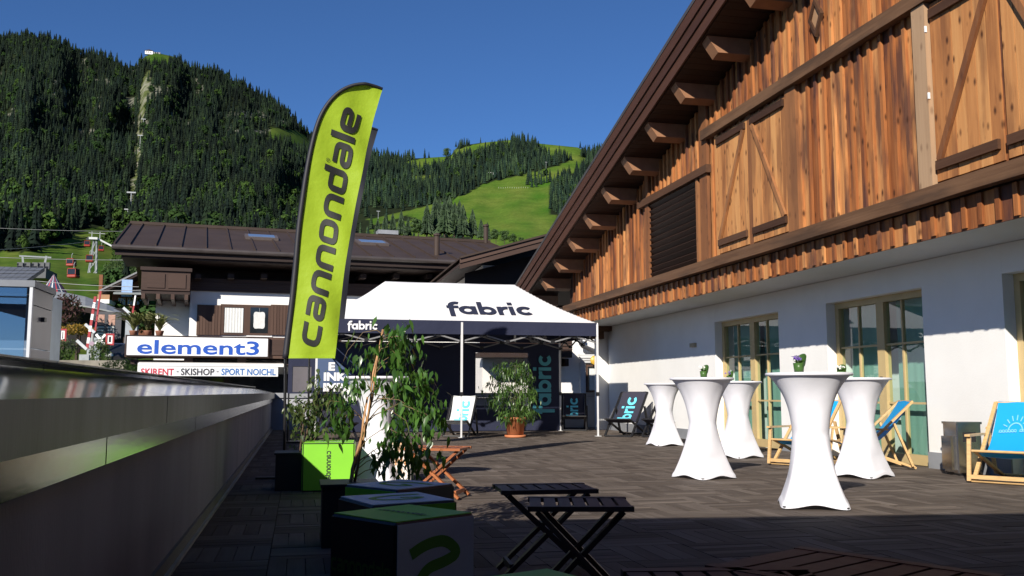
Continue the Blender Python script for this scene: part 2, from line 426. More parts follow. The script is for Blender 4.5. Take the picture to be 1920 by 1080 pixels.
def terrain():
    cols=[-1600+50*i for i in range(30)]+[-100+7*i for i in range(193)]+[1251+50*i for i in range(1,48)]
    NR=190; V=[];Cc=[];F=[]
    for px in cols:
        ys=sky_y(px)
        for j in range(-4,NR+6):
            if j<0: r=38+(46-38)*(j+4)/4; zt=-1.0+(atD(px,705,46).z+1.0)*((j+4)/4)**1.5; d=ray(px,736); h=math.hypot(d.x,d.y); p=Vector((d.x/h*r,d.y/h*r,zt)); z_='valley'; y=705
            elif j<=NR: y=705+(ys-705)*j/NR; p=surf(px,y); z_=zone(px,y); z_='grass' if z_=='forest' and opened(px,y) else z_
            else:
                q=surf(px,ys); h=math.hypot(q.x,q.y); e=(j-NR)*60; p=Vector((q.x*(h+e)/h,q.y*(h+e)/h,q.z-(e*.15+e*e*.0012))); y=ys
            V.append(tuple(p))
            n1=mnoise.noise(Vector((px/45,y/16,1))); n2=mnoise.noise(Vector((px/11,y/7,2)))
            if z_=='forest':
                c=np.array((.018,.026,.010))*(1+.3*n2)
                if 110<y<250 and px<560 and (n1+.5*n2)>.33: c=np.array((.17,.165,.15))
            elif z_=='strip': c=np.array((.10,.12,.045)) if n2<.05 else np.array((.26,.25,.22))
            else:
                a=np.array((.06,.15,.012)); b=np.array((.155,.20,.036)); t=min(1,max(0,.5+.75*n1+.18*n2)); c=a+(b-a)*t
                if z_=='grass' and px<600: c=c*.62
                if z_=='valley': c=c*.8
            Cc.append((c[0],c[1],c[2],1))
    n=NR+10
    for i in range(len(cols)-1):
        for j in range(n-1): F.append((i*n+j,(i+1)*n+j,(i+1)*n+j+1,i*n+j+1))
    me=bpy.data.meshes.new('hills'); me.from_pydata(V,[],F); me.update()
    at=me.color_attributes.new('tint','FLOAT_COLOR','POINT'); at.data.foreach_set('color',np.array(Cc,dtype=np.float32).ravel())
    me.polygons.foreach_set('use_smooth',[True]*len(F))
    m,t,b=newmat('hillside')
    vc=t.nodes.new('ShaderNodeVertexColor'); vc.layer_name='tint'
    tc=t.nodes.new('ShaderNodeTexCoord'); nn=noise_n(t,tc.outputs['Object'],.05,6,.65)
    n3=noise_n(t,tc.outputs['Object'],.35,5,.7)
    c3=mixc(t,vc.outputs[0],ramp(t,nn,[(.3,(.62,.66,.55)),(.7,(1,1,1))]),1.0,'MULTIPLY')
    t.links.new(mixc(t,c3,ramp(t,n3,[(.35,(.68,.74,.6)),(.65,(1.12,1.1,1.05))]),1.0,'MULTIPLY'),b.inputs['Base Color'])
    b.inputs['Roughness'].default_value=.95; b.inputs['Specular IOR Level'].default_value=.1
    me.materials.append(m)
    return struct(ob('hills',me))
terrain()
gm=plain('valley_ground',(.07,.07,.07),.9,.3,.15)
struct(MB().add([(-2500,-2500,-1.02),(2500,-2500,-1.02),(2500,46,-1.02),(-2500,46,-1.02)],[(0,1,2,3)]).build('ground',gm))

# forest templates (unit height)
def conifer_tpl(seed,tiers=7,n=9,width=.21):
    rr=random.Random(seed); V=[];F=[]
    for k in range(tiers):
        t=k/tiers; z0=.06+.94*t*.97; z1=min(1.0,z0+.30*(1-t*.45)); r=width*(1-t)**.85+.018
        c=len(V); V.append((rr.uniform(-.01,.01),rr.uniform(-.01,.01),z1))
        for i in range(2*n):
            a=math.pi*i/n+rr.uniform(-.12,.12); q=r*(rr.uniform(.8,1.18) if i%2==0 else rr.uniform(.38,.6))
            V.append((q*math.cos(a),q*math.sin(a),z0-(.05*rr.uniform(.3,1.2) if i%2==0 else -.02)))
        for i in range(2*n): F.append((c,c+1+i,c+1+(i+1)%(2*n)))
    return np.array(V),np.array(F)
import bmesh
def broad_tpl(seed,clumps=11,per=34,ls=.055):
    rr=random.Random(seed); V=[];F=[]
    for k in range(clumps):
        a=rr.uniform(0,6.28); q=rr.uniform(.02,.24); z=rr.uniform(.30,.82); s=rr.uniform(.11,.19); c=Vector((q*math.cos(a),q*math.sin(a),z))
        for i in range(per):
            d=Vector((rr.gauss(0,1),rr.gauss(0,1),rr.gauss(.2,1))).normalized(); p=c+d*s*rr.uniform(.75,1.08)
            u=d.cross(Vector((rr.uniform(-1,1),rr.uniform(-1,1),rr.uniform(-1,1)))).normalized(); w_=(d+Vector((rr.uniform(-.5,.5),)*3)).normalized().cross(u).normalized(); e=ls*rr.uniform(.7,1.4); n=len(V)
            V+=[tuple(p+u*e),tuple(p+w_*e*.8),tuple(p-u*e),tuple(p-w_*e*.8)]; F+=[(n,n+1,n+2),(n,n+2,n+3)]
    return np.array(V),np.array(F)
CT=[conifer_tpl(s,wd_t,7,w_) for s,wd_t,w_ in ((1,7,.165),(2,8,.14),(3,6,.19),(4,7,.12))]
BT=[broad_tpl(s) for s in (5,6)]
def forest_mat():
    if 'forest' in MATS: return MATS['forest']
    m,t,b=newmat('forest_foliage')
    vc=t.nodes.new('ShaderNodeVertexColor'); vc.layer_name='tint'
    tc=t.nodes.new('ShaderNodeTexCoord'); nn=noise_n(t,tc.outputs['Object'],.5,2)
    t.links.new(mixc(t,vc.outputs[0],ramp(t,nn,[(.3,(.6,.6,.6)),(.7,(1.15,1.15,1.15))]),1.0,'MULTIPLY'),b.inputs['Base Color'])
    b.inputs['Roughness'].default_value=.9; b.inputs['Specular IOR Level'].default_value=.15
    MATS['forest']=m; return m
def forest(name,label,spots):
    Vs=[];Fs=[];Cs=[];o=0
    for (P,h,kind,c,wx) in spots:
        T=CT[kind] if kind<4 else BT[kind-4]; a=random.uniform(0,6.28); ca,sa=math.cos(a),math.sin(a)
        V=T[0]*np.array((h*wx,h*wx,h)); X=V[:,0]*ca-V[:,1]*sa; Y=V[:,0]*sa+V[:,1]*ca
        Vs.append(np.stack((X+P.x,Y+P.y,V[:,2]+P.z-.5),1)); Fs.append(T[1]+o); o+=len(V)
        Cs.append(np.tile(np.array((c[0],c[1],c[2],1.0)),(len(V),1)))
    V=np.concatenate(Vs).astype(np.float32); F=np.concatenate(Fs).astype(np.int32); Cc=np.concatenate(Cs).astype(np.float32)
    me=bpy.data.meshes.new(name); me.vertices.add(len(V)); me.vertices.foreach_set('co',V.ravel())
    me.loops.add(F.size); me.loops.foreach_set('vertex_index',F.ravel())
    me.polygons.add(len(F)); me.polygons.foreach_set('loop_start',np.arange(0,F.size,3,dtype=np.int32)); me.polygons.foreach_set('loop_total',np.full(len(F),3,dtype=np.int32))
    me.update(calc_edges=True)
    at=me.color_attributes.new('tint','FLOAT_COLOR','POINT'); at.data.foreach_set('color',Cc.ravel())
    me.materials.append(forest_mat())
    return tag(ob(name,me),label,'forest',None,'stuff')
CON=[(.006,.014,.010),(.009,.019,.012),(.013,.026,.013),(.020,.036,.016)]
BRO=[(.035,.075,.016),(.05,.095,.018),(.028,.062,.016)]
def scatter():
    A=[];B=[];rr=random.Random(11)
    y0=40
    for px in np.arange(-140,1330,1.9):
        ys=sky_y(px); y=ys+rr.uniform(0,6)
        while y<640:
            s=(705-y)/(705-ys); x=px+rr.uniform(-4,4)
            step=9.5 if y-ys>30 else 5
            z_=zone(x,y,7)
            dens_=1.0
            if z_=='valley': dens_=.0 if (y<470 or x<205) else .30
            elif z_=='grass': dens_=.0
            elif z_=='strip': dens_=.06
            if 985<x<1032 and 326<y<352: dens_=.5
            if x>360 and y>480: dens_=0
            if zone(x,y+9,7) in('grass',) and rr.random()<.0: dens_=0
            cl=mnoise.noise(Vector((x/26,y/20,7)))
            if z_=='forest' and x<560 and 110<y<260 and mnoise.noise(Vector((x/45,y/16,1)))+.5*mnoise.noise(Vector((x/11,y/7,2)))>.30: dens_*=.22
            if dens_>0 and z_=='forest' and opened(x,y): dens_=0
            if 660<x<1032 and y>392: dens_*=.12
            if rr.random()<dens_*.66*(1+.5*cl):
                P=surf(x,y); d=math.hypot(P.x,P.y)
                low=y>360 and x<620
                broad=rr.random()<(.95 if z_=='valley' else (.30 if low and cl>-.1 else .05 + (.20 if cl>.35 else 0)))
                k=rr.uniform(.55,1.1)
                if broad:
                    c=np.array(rr.choice(BRO))*rr.uniform(.7,1.15); h=rr.uniform(8,13) if d>300 else rr.uniform(3.5,6.5)
                    t=(P,h,4+rr.randint(0,1),c,rr.uniform(.9,1.2))
                else:
                    c=np.array(rr.choice(CON))*rr.uniform(.7,1.3)*(1+.55*mnoise.noise(Vector((x/60,y/38,12))))
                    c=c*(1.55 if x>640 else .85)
                    h=(rr.uniform(8,15.5) if x<640 else rr.uniform(9,18)) if d>350 else rr.uniform(8,13)
                    if d>1200: h*=1.1
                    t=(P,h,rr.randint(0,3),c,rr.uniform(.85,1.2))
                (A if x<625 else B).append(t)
            y+=step*rr.uniform(.6,1.3)*max(.75,min(2.2,900/t_dist(px,y)))
    return A,B
FA,FB=scatter()
print('TREES',len(FA),len(FB))
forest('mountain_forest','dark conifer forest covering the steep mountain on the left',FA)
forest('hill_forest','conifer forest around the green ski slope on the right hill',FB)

# single trees one can tell apart
def tree_mesh(seed,kind):
    T=conifer_tpl(seed,13,13,.20) if kind=='conifer' else broad_tpl(seed)
    return T
def single_trees():
    bark=plain('bark_far',(.05,.035,.025),.9)
    cm=leafmat('conifer_needles',(.015,.034,.014),(.035,.068,.022),.8,.08)
    bm_=leafmat('broadleaf_far',(.03,.065,.018),(.055,.10,.022),.8,.12)
    protos={}
    for k in ('conifer','broad'):
        for s in (0,1):
            if k=='conifer': V,F=conifer_tpl(31+s,15,13,.20+.03*s)
            else: V,F=broad_tpl(41+s,22,60,.03)
            me=bpy.data.meshes.new('crown'); me.from_pydata([tuple(v) for v in V],[],[tuple(int(i) for i in f) for f in F]); me.update()
            me.materials.append(cm if k=='conifer' else bm_); protos[k,s]=me
    trunk=MB().tube([(0,0,-.05),(0,0,.5)],[.022,.012],6).mesh('trunk',bark)
    def put(px,y,d,h,k,label,group,wx=1.0):
        P=atD(px,y,d) if d<1000 else surf(px,sky_y(px)+(y-280)); t=thing('conifer_tree' if k=='conifer' else 'broadleaf_tree',label,'tree',P,random.uniform(0,6),group)
        t.scale=(h*wx,h*wx,h); ob('trunk',trunk,t); ob('crown',protos[k,random.randint(0,1)],t); return t
    L='tall conifer in the clump before the ski slope'
    ORD=['leftmost','second from the left','third from the left','fourth from the left','fifth from the left','sixth from the left','seventh from the left','eighth from the left','ninth from the left','tenth from the left','rightmost']
    for px,y,d,h in sorted(((800,442,420,15),(816,440,430,18),(834,441,410,17),(852,442,425,16),(868,444,415,15),(886,444,420,13),(843,430,450,17),(823,425,470,16),(902,447,410,9),(914,450,400,8),(861,425,470,14))):
        put(px,y,d,h,'conifer',L+', '+ORD.pop(0),'conifers before the ski slope',1.15)
    L='small conifer on the low meadow edge just right of the tall flag'
    ORD=['nearest the flag','second from the flag','third from the flag','fourth from the flag','farthest from the flag']
    for px,y,d,h in ((708,440,430,8),(722,441,420,10),(736,442,430,11),(752,442,420,12),(765,443,430,9)):
        put(px,y,d,h,'conifer','small conifer behind the shop roof, '+ORD.pop(0),'small conifers behind the shop roof')
    L='low bushy tree above the shop roof'
    ORD=['leftmost','second from the left','third from the left','fourth from the left','rightmost']
    for px,y,d,h in ((784,446,400,9),(930,455,380,6),(946,456,370,5.5),(962,458,370,4.5),(978,460,372,3.6)):
        put(px,y,d,h,'broad',L+', '+ORD.pop(0),'bushes below the ski slope',1.25)
    for px,y,d,h,wx in ((837,283,1500,17,1.3),(851,292,1450,13,1.0)):
        put(px,y,d,h,'conifer' if wx==1 else 'broad','bare-stemmed tree standing alone on the skyline above the hill' if wx!=1 else 'lone dark spruce just under the skyline of the hill','tree' and None,wx)
single_trees()

# ------------------------------------------------------------------ terrace deck of square slatted tiles
XW, XO = 7.75, 6.71        # white ground-floor wall plane, timber gable plane
DECK=wood('deck_slat_wood',[(.1,(.070,.056,.047)),(.45,(.108,.088,.075)),(.75,(.152,.126,.108)),(1,(.23,.195,.17))],1,1.0,.62,0,(.04,.03,.025),.35,.5)
deck=struct(MB().box((-.75,-5,-.35),(XW+.1,25.2,-.03)).build('terrace_deck',plain('deck_underlay',(.012,.011,.010),.9)))
def deck_slats():
    T=.5; ng=5; g=.0045; sw=T/ng; tiles=[]
    slats=[]
    for i in range(17):
        for j in range(-2,50):
            x0=-.64+i*T; y0=.6+j*T-1.0
            if x0+T>XW+.15 or y0>24.6: continue
            al=(i+j)%2==0
            for k in range(ng):
                if al: c=(x0+(k+.5)*sw,y0+T/2); 
                else: c=(x0+T/2,y0+(k+.5)*sw)
                slats.append((c,al))
    def key(s):
        (x,y),al=s
        if y<1.5: return 1e9
        u,v,k=proj((x,y,0))
        if not(-20<u<1940 and v<1095): return 1e9
        if x<.35 and v>940 and u<300: return 1e9
        return k
    slats.sort(key=key)
    me=MB().box((-(sw-g)/2,-(T-.006)/2,-.026),((sw-g)/2,(T-.006)/2,0)).mesh('deck_slat',DECK)
    for (c,al) in slats[:300]:
        o=ob('deck_slat',me,deck,(c[0],c[1],random.uniform(-.003,0)))
        if not al: o.rotation_euler=(0,0,math.pi/2)
    rest=MB(); 
    m2=MB()
    for (c,al) in slats[300:]:
        dz=random.uniform(-.004,0); (m2 if al else rest).box((c[0]-((sw-g)/2 if al else (T-.006)/2),c[1]-((T-.006)/2 if al else (sw-g)/2),-.026+dz),(c[0]+((sw-g)/2 if al else (T-.006)/2),c[1]+((T-.006)/2 if al else (sw-g)/2),dz))
    DX=wood('deck_slat_wood_across',[(.1,(.070,.056,.047)),(.45,(.108,.088,.075)),(.75,(.152,.126,.108)),(1,(.23,.195,.17))],0,1.0,.62,0,(.04,.03,.025),.35,.5)
    tag(m2.build('deck_slats_lengthwise',DECK,deck),kind='stuff'); tag(rest.build('deck_slats_crosswise',DX,deck),kind='stuff')
deck_slats()
for _m in ('deck_slat_wood','deck_slat_wood_across'):
    _b=MATS[_m].node_tree.nodes['Principled BSDF']; _b.inputs['Specular IOR Level'].default_value=.10; _b.inputs['Roughness'].default_value=.85

# ------------------------------------------------------------------ parapet with sheet-metal coping
PX=-.66
COP=plain('coping_metal',(.15,.155,.17),.10,.15,2,.03,9,metal=.85,stretch=(1,.4,3))
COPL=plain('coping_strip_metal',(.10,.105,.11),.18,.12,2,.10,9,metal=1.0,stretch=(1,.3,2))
def parapet():
    t=thing('parapet_wall','long white rendered parapet with a sloping grey metal coping along the left edge','wall',(PX,0,0))
    MB().box((-.40,-5,-.4),(0,24.60,.73)).build('wall_face',plain('parapet_shade_render',(.22,.23,.28),.85,.16,1.1,.4,50,stretch=(1,1.6,.5)),t)  # white render darkened to grey, deeper shade put into the colour
    MB().box((.0,-5,-.03),(.018,24.58,.085)).build('skirting',plain('skirting_grey',(.10,.10,.105),.6,.2,2),t)
    MB().box((.018,-5,-.03),(.040,24.58,.018)).build('drain_edge',plain('drain_edge_metal',(.33,.33,.33),.4,.2,3,metal=.6),t)
    # lower flashing strips and upper coping panels, each its own sheet
    cuts=[-5,-2.2,2.85+.55,6.2,9.0,11.8,14.6,17.4,20.2,22.6,24.6]
    for a,b in zip(cuts,cuts[1:]):
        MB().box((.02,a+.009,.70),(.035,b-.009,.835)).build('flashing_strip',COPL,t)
    cuts=[-5,-1.5,1.2,4.55,7.6,10.4,13.2,16.0,18.8,21.4,23.2,24.55]
    for a,b in zip(cuts,cuts[1:]):
        w_=MB()
        a+=.008; b-=.008
        # fascia, sloping top, outer lip
        P=[(.074,.915),(.074,.925),(-.455,1.045),(-.455,1.07),(-.475,1.07),(-.475,.90),(-.46,.90),(-.46,1.03)]
        MB().box((.060,a,.80),(.0755,b,.926)).build('coping_fascia',plain('fascia_metal',(.050,.052,.060),.40,.5,1.6,.05,20,metal=.5,stretch=(1,5,.5)),t)
        w_.prism([(x,a,z) for x,z in P],(0,b-a,0)); w_.build('coping_panel',COP,t)
        MB().box((-.478,a,1.0715),(-.40,b,1.08)).build('coping_lip',plain('coping_lip_metal',(.55,.56,.57),.4,.08,3,metal=.3),t)
    return t
parapet()
def back_parapet():
    t=thing('low_rear_wall','low grey parapet wall with a flat coping behind the promotional tent','wall',(0,24.6,0))
    MB().box((PX-.4,0,-.4),(XW+.3,.3,.80)).build('wall_face',WALLG,t)
    MB().box((PX-.42,-.05,.805),(XW+.3,.36,.93)).build('coping',plain('rear_coping',(.26,.27,.29),.5,.1,3),t)
back_parapet()

# ------------------------------------------------------------------ timber-gabled building on the right
def rake(y): return 6.77-.25*(y-11.26)
YR=3.0                                        # ridge
def rk(y): return rake(y) if y>=YR else rake(2*YR-y)
barn=thing('gabled_timber_building','two-storey building with white ground floor and brown timber gable facing the terrace','building',(0,0,0))
def white_wall():
    m=MB(); doors=[(14.12,16.57),(10.43,12.67),(6.55,9.02)]; zt=2.28
    ys=[-6]
    for a,b in sorted(doors): ys+=[a,b]
    ys.append(22.9)
    for k in range(0,len(ys),2): m.box((XW,ys[k],-.3),(XW+.5,ys[k+1],2.62))
    for a,b in doors: m.box((XW+.002,a,zt),(XW+.49,b,2.62))
    m.build('ground_floor_wall',WALLW,barn)
    MB().box((XO+.03,-6,2.625),(XW+.6,22.75,2.70)).build('soffit',plain('soffit_render',(.55,.545,.53),.9,.05,1.5,.2,60),barn)
    # plinth
    gap=sorted(doors); e=-6
    for a,b in gap+[(22.9,0)]:
        MB().box((XW-.022,e,-.03),(XW-.001,a,.20)).build('plinth',plain('plinth_stone',(.23,.24,.26),.7,.15,2.5),barn); e=b
    MB().box((XW+.5,-6,-.3),(XW+8,22.7,2.62)).build('rear_wall',WALLW,barn)
    # far return wall facing the terrace, with its beam
    MB().box((7.50,22.95,-.3),(8.6,23.3,3.2)).build('return_wall',WALLW,barn)
    MB().box((6.95,22.6,2.50),(7.8,22.93,2.622)).build('bracket_beam',DARKWOOD,barn)
    MB().box((7.15,22.65,2.30),(7.55,22.92,2.495)).build('bracket',DARKWOOD,barn)
white_wall()
FR=plain('door_frame_ochre',(.52,.39,.19),.5,.08,4)
GL=glass('door_glass',(.80,.92,.88),2.2,1.5)
CURT=plain('teal_curtain',(.24,.40,.34),.9,.05,1.5,stretch=(1,2,.3))
def door(y0,y1):
    X=XW+.19; zt=2.28; zb=.0
    d=ob('terrace_door',MB().mesh('door_anchor',None),barn)
    bpy.data.objects.remove(d)
    fr=MB(); f=.09
    fr.box((X-.04,y0,zb),(X+.05,y1,.13)); fr.box((X-.04,y0,zt-.09),(X+.05,y1,zt))
    fr.box((X-.04,y0,.131),(X+.05,y0+f,zt-.091)); fr.box((X-.04,y1-f,.131),(X+.05,y1,zt-.091))
    ym=(y0+y1)/2
    fr.box((X-.045,ym-.085,.131),(X+.05,ym+.085,zt-.091))
    D=fr.build('terrace_door',FR,barn)
    for a,b in ((y0+f,ym-.085),(ym+.085,y1-f)):
        mid=a+(b-a)*(.62 if a<ym else .5)
        zs=[.13,.80,1.60,zt-.09]; ys=[a,mid,b]
        for z in zs[1:-1]: MB().box((X-.015,a,z-.014),(X+.03,b,z+.014)).build('glazing_bar',FR,D)
        MB().box((X-.017,mid-.016,.131),(X+.032,mid+.016,zt-.092)).build('glazing_bar',FR,D)
        for i in range(2):
            for j in range(3):
                MB().add([(X+.005,ys[i],zs[j]),(X+.005,ys[i+1],zs[j]),(X+.005,ys[i+1],zs[j+1]),(X+.005,ys[i],zs[j+1])],[(0,3,2,1)]).build('pane',GL,D)
        def cf(u,v): return (X+.16+.0015*math.sin(u*40),a+(b-a)*u,.06+(zt-.1)*v)
        MB().grid(cf,60,1).build('curtain',CURT,D,True)
    h=MB(); h.box((X-.075,ym-.012,1.00),(X-.046,ym+.012,1.16)); h.beam((X-.075,ym,1.12),(X-.075,ym-.11,1.12),.015,.018); h.build('handle',BLACKM,D)
for a,b in ((14.12,16.57),(10.43,12.67),(6.55,9.02)): door(a,b)
lampm=plain('lamp_brass',(.35,.30,.2),.4,.1)
wl=MB(); wl.box((XW-.05,17.42,1.85),(XW-.001,17.66,1.93)); wl.build('wall_lamp',lampm,barn)

def gable():
    XB=XO                                     # board plane
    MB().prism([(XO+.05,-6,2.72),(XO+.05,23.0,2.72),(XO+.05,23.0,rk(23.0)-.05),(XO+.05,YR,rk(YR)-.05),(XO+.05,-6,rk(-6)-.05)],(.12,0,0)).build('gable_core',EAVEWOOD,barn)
    # vertical boards with battens over the joints
    holes=[(14.78,17.05,3.16,4.60)]
    y=22.62; n=0
    bw=.215
    while y>4.4:
        wv=bw*random.uniform(.86,1.1); a,b=y-wv,y; zt=rake((a+b)/2)-.05; segs=[(3.14,zt)]
        for (h0,h1,z0,z1) in holes:
            if b>h0+.02 and a<h1-.02:
                segs=[(z1,zt)] if zt>z1 else []
        for z0,z1 in segs:
            if z1-z0<.05: continue
            dx=random.uniform(-.006,.006); c=(XB,(a+b)/2,z0)
            zl,zr=rake(a)-.05,rake(b)-.05
            m=MB(); k=(wv-.006)/2
            m.prism([(XB+dx,a+.003,z0),(XB+dx,b-.003,z0),(XB+dx,b-.003,max(z0+.02,zr)),(XB+dx,a+.003,max(z0+.02,zl))][::-1],(.028,0,0))
            m.build('board',BOARD,barn,loc=c)
            if z1-z0>.25:
                m=MB(); m.prism([(XB-.040,a-.028,z0),(XB-.040,a+.028,z0),(XB-.040,a+.028,rake(a+.028)-.055),(XB-.040,a-.028,rake(a-.028)-.055)][::-1],(.0385,0,0))
                m.build('batten',BOARD,barn,loc=(XB,a,z0))
        y-=wv
    # short skirt boards under the long beam
    sb=MB().box((0,-.118,-.175),(.026,.118,.175)).mesh('skirt_board',BOARD); sbt=MB().box((-.028,-.03,-.150),(-.001,.03,.175)).mesh('skirt_batten',BOARD)
    y=22.60
    while y>4.4:
        o=ob('skirt_board',sb,barn,(XB+random.uniform(-.008,.004),y-.118,2.785)); o.rotation_euler=(0,random.uniform(-.02,.0),0)
        ob('skirt_batten',sbt,barn,(XB-.004,y-.24,2.780)); y-=.243
    BM=wood('hewn_beam_wood',[(.1,(.03,.014,.008)),(.55,(.075,.036,.018)),(1,(.20,.11,.06))],1,.7,.7,0,(.03,.02,.015),.5,.8)
    def hbeam(name,y0,y1,z0,z1,x0=XO-.17,x1=XO-.03,mt=BM,jig=.012):
        N=26; 
        def f(u,v):
            a=2*math.pi*v; cx,cz=(x0+x1)/2,(z0+z1)/2; s=max(abs(math.cos(a)),abs(math.sin(a)))
            yy=y0+(y1-y0)*u; j=jig*mnoise.noise(Vector((yy*1.7,v*3,z0)))
            return (cx+math.cos(a)/s*((x1-x0)/2)*.98+j,yy,cz+math.sin(a)/s*((z1-z0)/2)*.98+j)
        m=MB(); m.grid(f,N,16)
        for u in (0,1): m.add([f(u,k/16) for k in range(16)],[tuple(range(16))])
        return m.build(name,mt,barn)
    hbeam('long_beam',4.4,22.95,2.97,3.14)
    hbeam('upper_beam',4.4,14.42,5.20,5.37,XO-.15)
    hbeam('lintel',14.25,17.55,4.62,4.76,XO-.13,jig=.006,mt=POSTWOOD if False else DARKWOOD)
    def post(y0,y1,z0,z1,mt,x=XO-.085): MB().box((x,y0,z0),(XO-.032,y1,z1)).build('post',mt,barn,loc=(XO,(y0+y1)/2,z0))
    post(14.32,14.62,3.145,6.10,POSTWOOD); post(17.06,17.24,3.145,4.615,POSTWOOD); post(17.06,17.24,4.765,5.50,POSTWOOD); post(14.72,14.80,3.145,4.615,POSTWOOD)
    post(11.42,11.70,3.145,5.195,POSTWOOD); post(8.60,8.82,3.145,5.20,GREYPOST,XO-.12); post(12.78,12.90,3.145,5.19,POSTWOOD,XO-.06); post(13.96,14.06,3.145,5.19,SHUTTER,XO-.06)
    # louvre
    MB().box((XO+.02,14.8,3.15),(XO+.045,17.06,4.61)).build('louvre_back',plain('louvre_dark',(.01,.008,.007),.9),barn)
    lv=MB().beam((0,0,0),(0,2.25,0),.11,.022,up=(.75,0,.66)).mesh('louvre_slat',EAVEWOOD)
    n=13
    for k in range(n):
        z=3.21+(4.56-3.21)*k/(n-1); ob('louvre_slat',lv,barn,(XO-.02,14.805,z))
    # plank shutters with rails and braces
    def shutter(y0,y1,z0,z1,tb,rails=(5.05,3.36),diag=1,top=True):
        n=max(4,int((y1-y0)/.15)); wv=(y1-y0)/n; S=None
        fr=MB().box((XO-.034,y0,z0),(XO-.0325,y1,z1)).build('shutter',SHUTTER,barn)
        for k in range(n):
            a=y0+k*wv; MB().box((XO-.062+random.uniform(-.003,.003),a+.003,z0),(XO-.035,a+wv-.003,z1)).build('shutter_plank',SHUTTER,fr,loc=(XO,a+wv/2,z0))
        for zr in rails: MB().box((XO-.105,y0+.04,zr-.05),(XO-.066,y1-.03,zr+.05)).build('shutter_rail',DARKWOOD,fr)
        za,zb=rails[1]+.055,rails[0]-.055
        p,q=((y1-.08,za),(y0+.08,zb)) if diag>0 else ((y0+.08,za),(y1-.08,zb))
        MB().beam((XO-.086,p[0],p[1]),(XO-.086,q[0],q[1]),.075,.038,up=(1,0,0)).build('shutter_brace',POSTWOOD,fr)
    shutter(12.90,13.96,3.19,5.15,0,diag=1); shutter(11.71,12.77,3.19,5.15,0,diag=-1); shutter(7.60,8.59,3.19,5.17,0,diag=1); shutter(6.55,7.55,3.19,5.17,0,diag=-1)
    for z in (4.15,4.9): MB().box((XO-.125,8.590,z-.04),(XO-.10,8.602,z+.03)).build('hinge',WHITEP,barn)
    # diamond vent
    dv=MB(); cy_,cz_=10.86,5.95; o=[(0,.27),(.16,0),(0,-.27),(-.16,0)]; i_=[(0,.19),(.11,0),(0,-.19),(-.11,0)]
    for k in range(4):
        a,b=o[k],o[(k+1)%4]; c,d=i_[(k+1)%4],i_[k]
        dv.prism([(XO-.08,cy_+p[0],cz_+p[1]) for p in (a,b,c,d)],(.05,0,0))
    dvo=dv.build('diamond_vent',DARKWOOD,barn)
    MB().prism([(XO-.05,cy_+p[0],cz_+p[1]) for p in i_],(.015,0,0)).build('vent_panel',plain('vent_panel_wood',(.33,.19,.10),.7,.1),dvo)
    # roof: soffit, sheathing, barge boards, purlins
    XE=5.90; Y0,Y1=25.0,YR
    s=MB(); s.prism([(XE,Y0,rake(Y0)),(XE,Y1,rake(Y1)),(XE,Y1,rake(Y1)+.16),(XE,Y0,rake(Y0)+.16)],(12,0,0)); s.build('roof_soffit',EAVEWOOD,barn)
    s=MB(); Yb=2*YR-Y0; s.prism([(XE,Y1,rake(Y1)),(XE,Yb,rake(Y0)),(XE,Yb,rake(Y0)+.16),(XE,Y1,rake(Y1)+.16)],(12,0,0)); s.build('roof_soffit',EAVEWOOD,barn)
    RT=plain('roof_sheet',(.06,.055,.055),.5,.2,2)
    s=MB(); s.prism([(XE-.10,Y0+.12,rake(Y0)+.53),(XE-.10,Y1,rake(Y1)+.56),(XE-.10,Y1,rake(Y1)+.63),(XE-.10,Y0+.12,rake(Y0)+.60)],(12,0,0)); s.build('roof',RT,barn)
    s=MB(); s.prism([(XE-.10,Y1,rake(Y1)+.56),(XE-.10,Yb-.12,rake(Y0)+.53),(XE-.10,Yb-.12,rake(Y0)+.60),(XE-.10,Y1,rake(Y1)+.63)],(12,0,0)); s.build('roof',RT,barn)
    BG=wood('barge_wood',[(.1,(.035,.014,.009)),(.9,(.08,.034,.020))],1,.5,.6)
    for x,z0,z1 in ((XE-.03,-.035,.17),(XE-.06,.16,.36),(XE-.09,.35,.56)):
        s=MB(); s.prism([(x,Y0+.1,rake(Y0)+z0),(x,Y1,rake(Y1)+z0),(x,Y1,rake(Y1)+z1),(x,Y0+.1,rake(Y0)+z1)],(.028,0,0)); s.build('barge_board',BG,barn)
    s=MB(); s.box((XE,Y0,rake(Y0)-.04),(XE+12,Y0+.05,rake(Y0)+.34)); s.build('eave_fascia',BG,barn)
    PW=plain('purlin_end_wood',(.27,.13,.065),.65,.15,5)
    # soffit boards under the overhang
    sb=MB()
    for k in range(24):
        y=15.40-5*1.265+k*1.265
        if y>24.6: break
        zc=rake(y)
        m=MB(); x0=5.97; pr=[(x0,-.018),(x0+.02,-.06),(x0+.17,-.27),(XO+.05,-.27),(XO+.05,-.018)]
        m.prism([(x,y-.10,zc+z+.025) for x,z in pr],(0,.20,-.05)); m.build('purlin',PW,barn,loc=(x0,y,zc))
    y=9.4
    while y<25.1:
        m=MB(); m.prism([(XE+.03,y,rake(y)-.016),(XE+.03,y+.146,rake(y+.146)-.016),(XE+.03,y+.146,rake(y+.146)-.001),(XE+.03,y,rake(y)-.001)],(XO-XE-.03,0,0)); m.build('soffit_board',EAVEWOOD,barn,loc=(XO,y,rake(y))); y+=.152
gable()
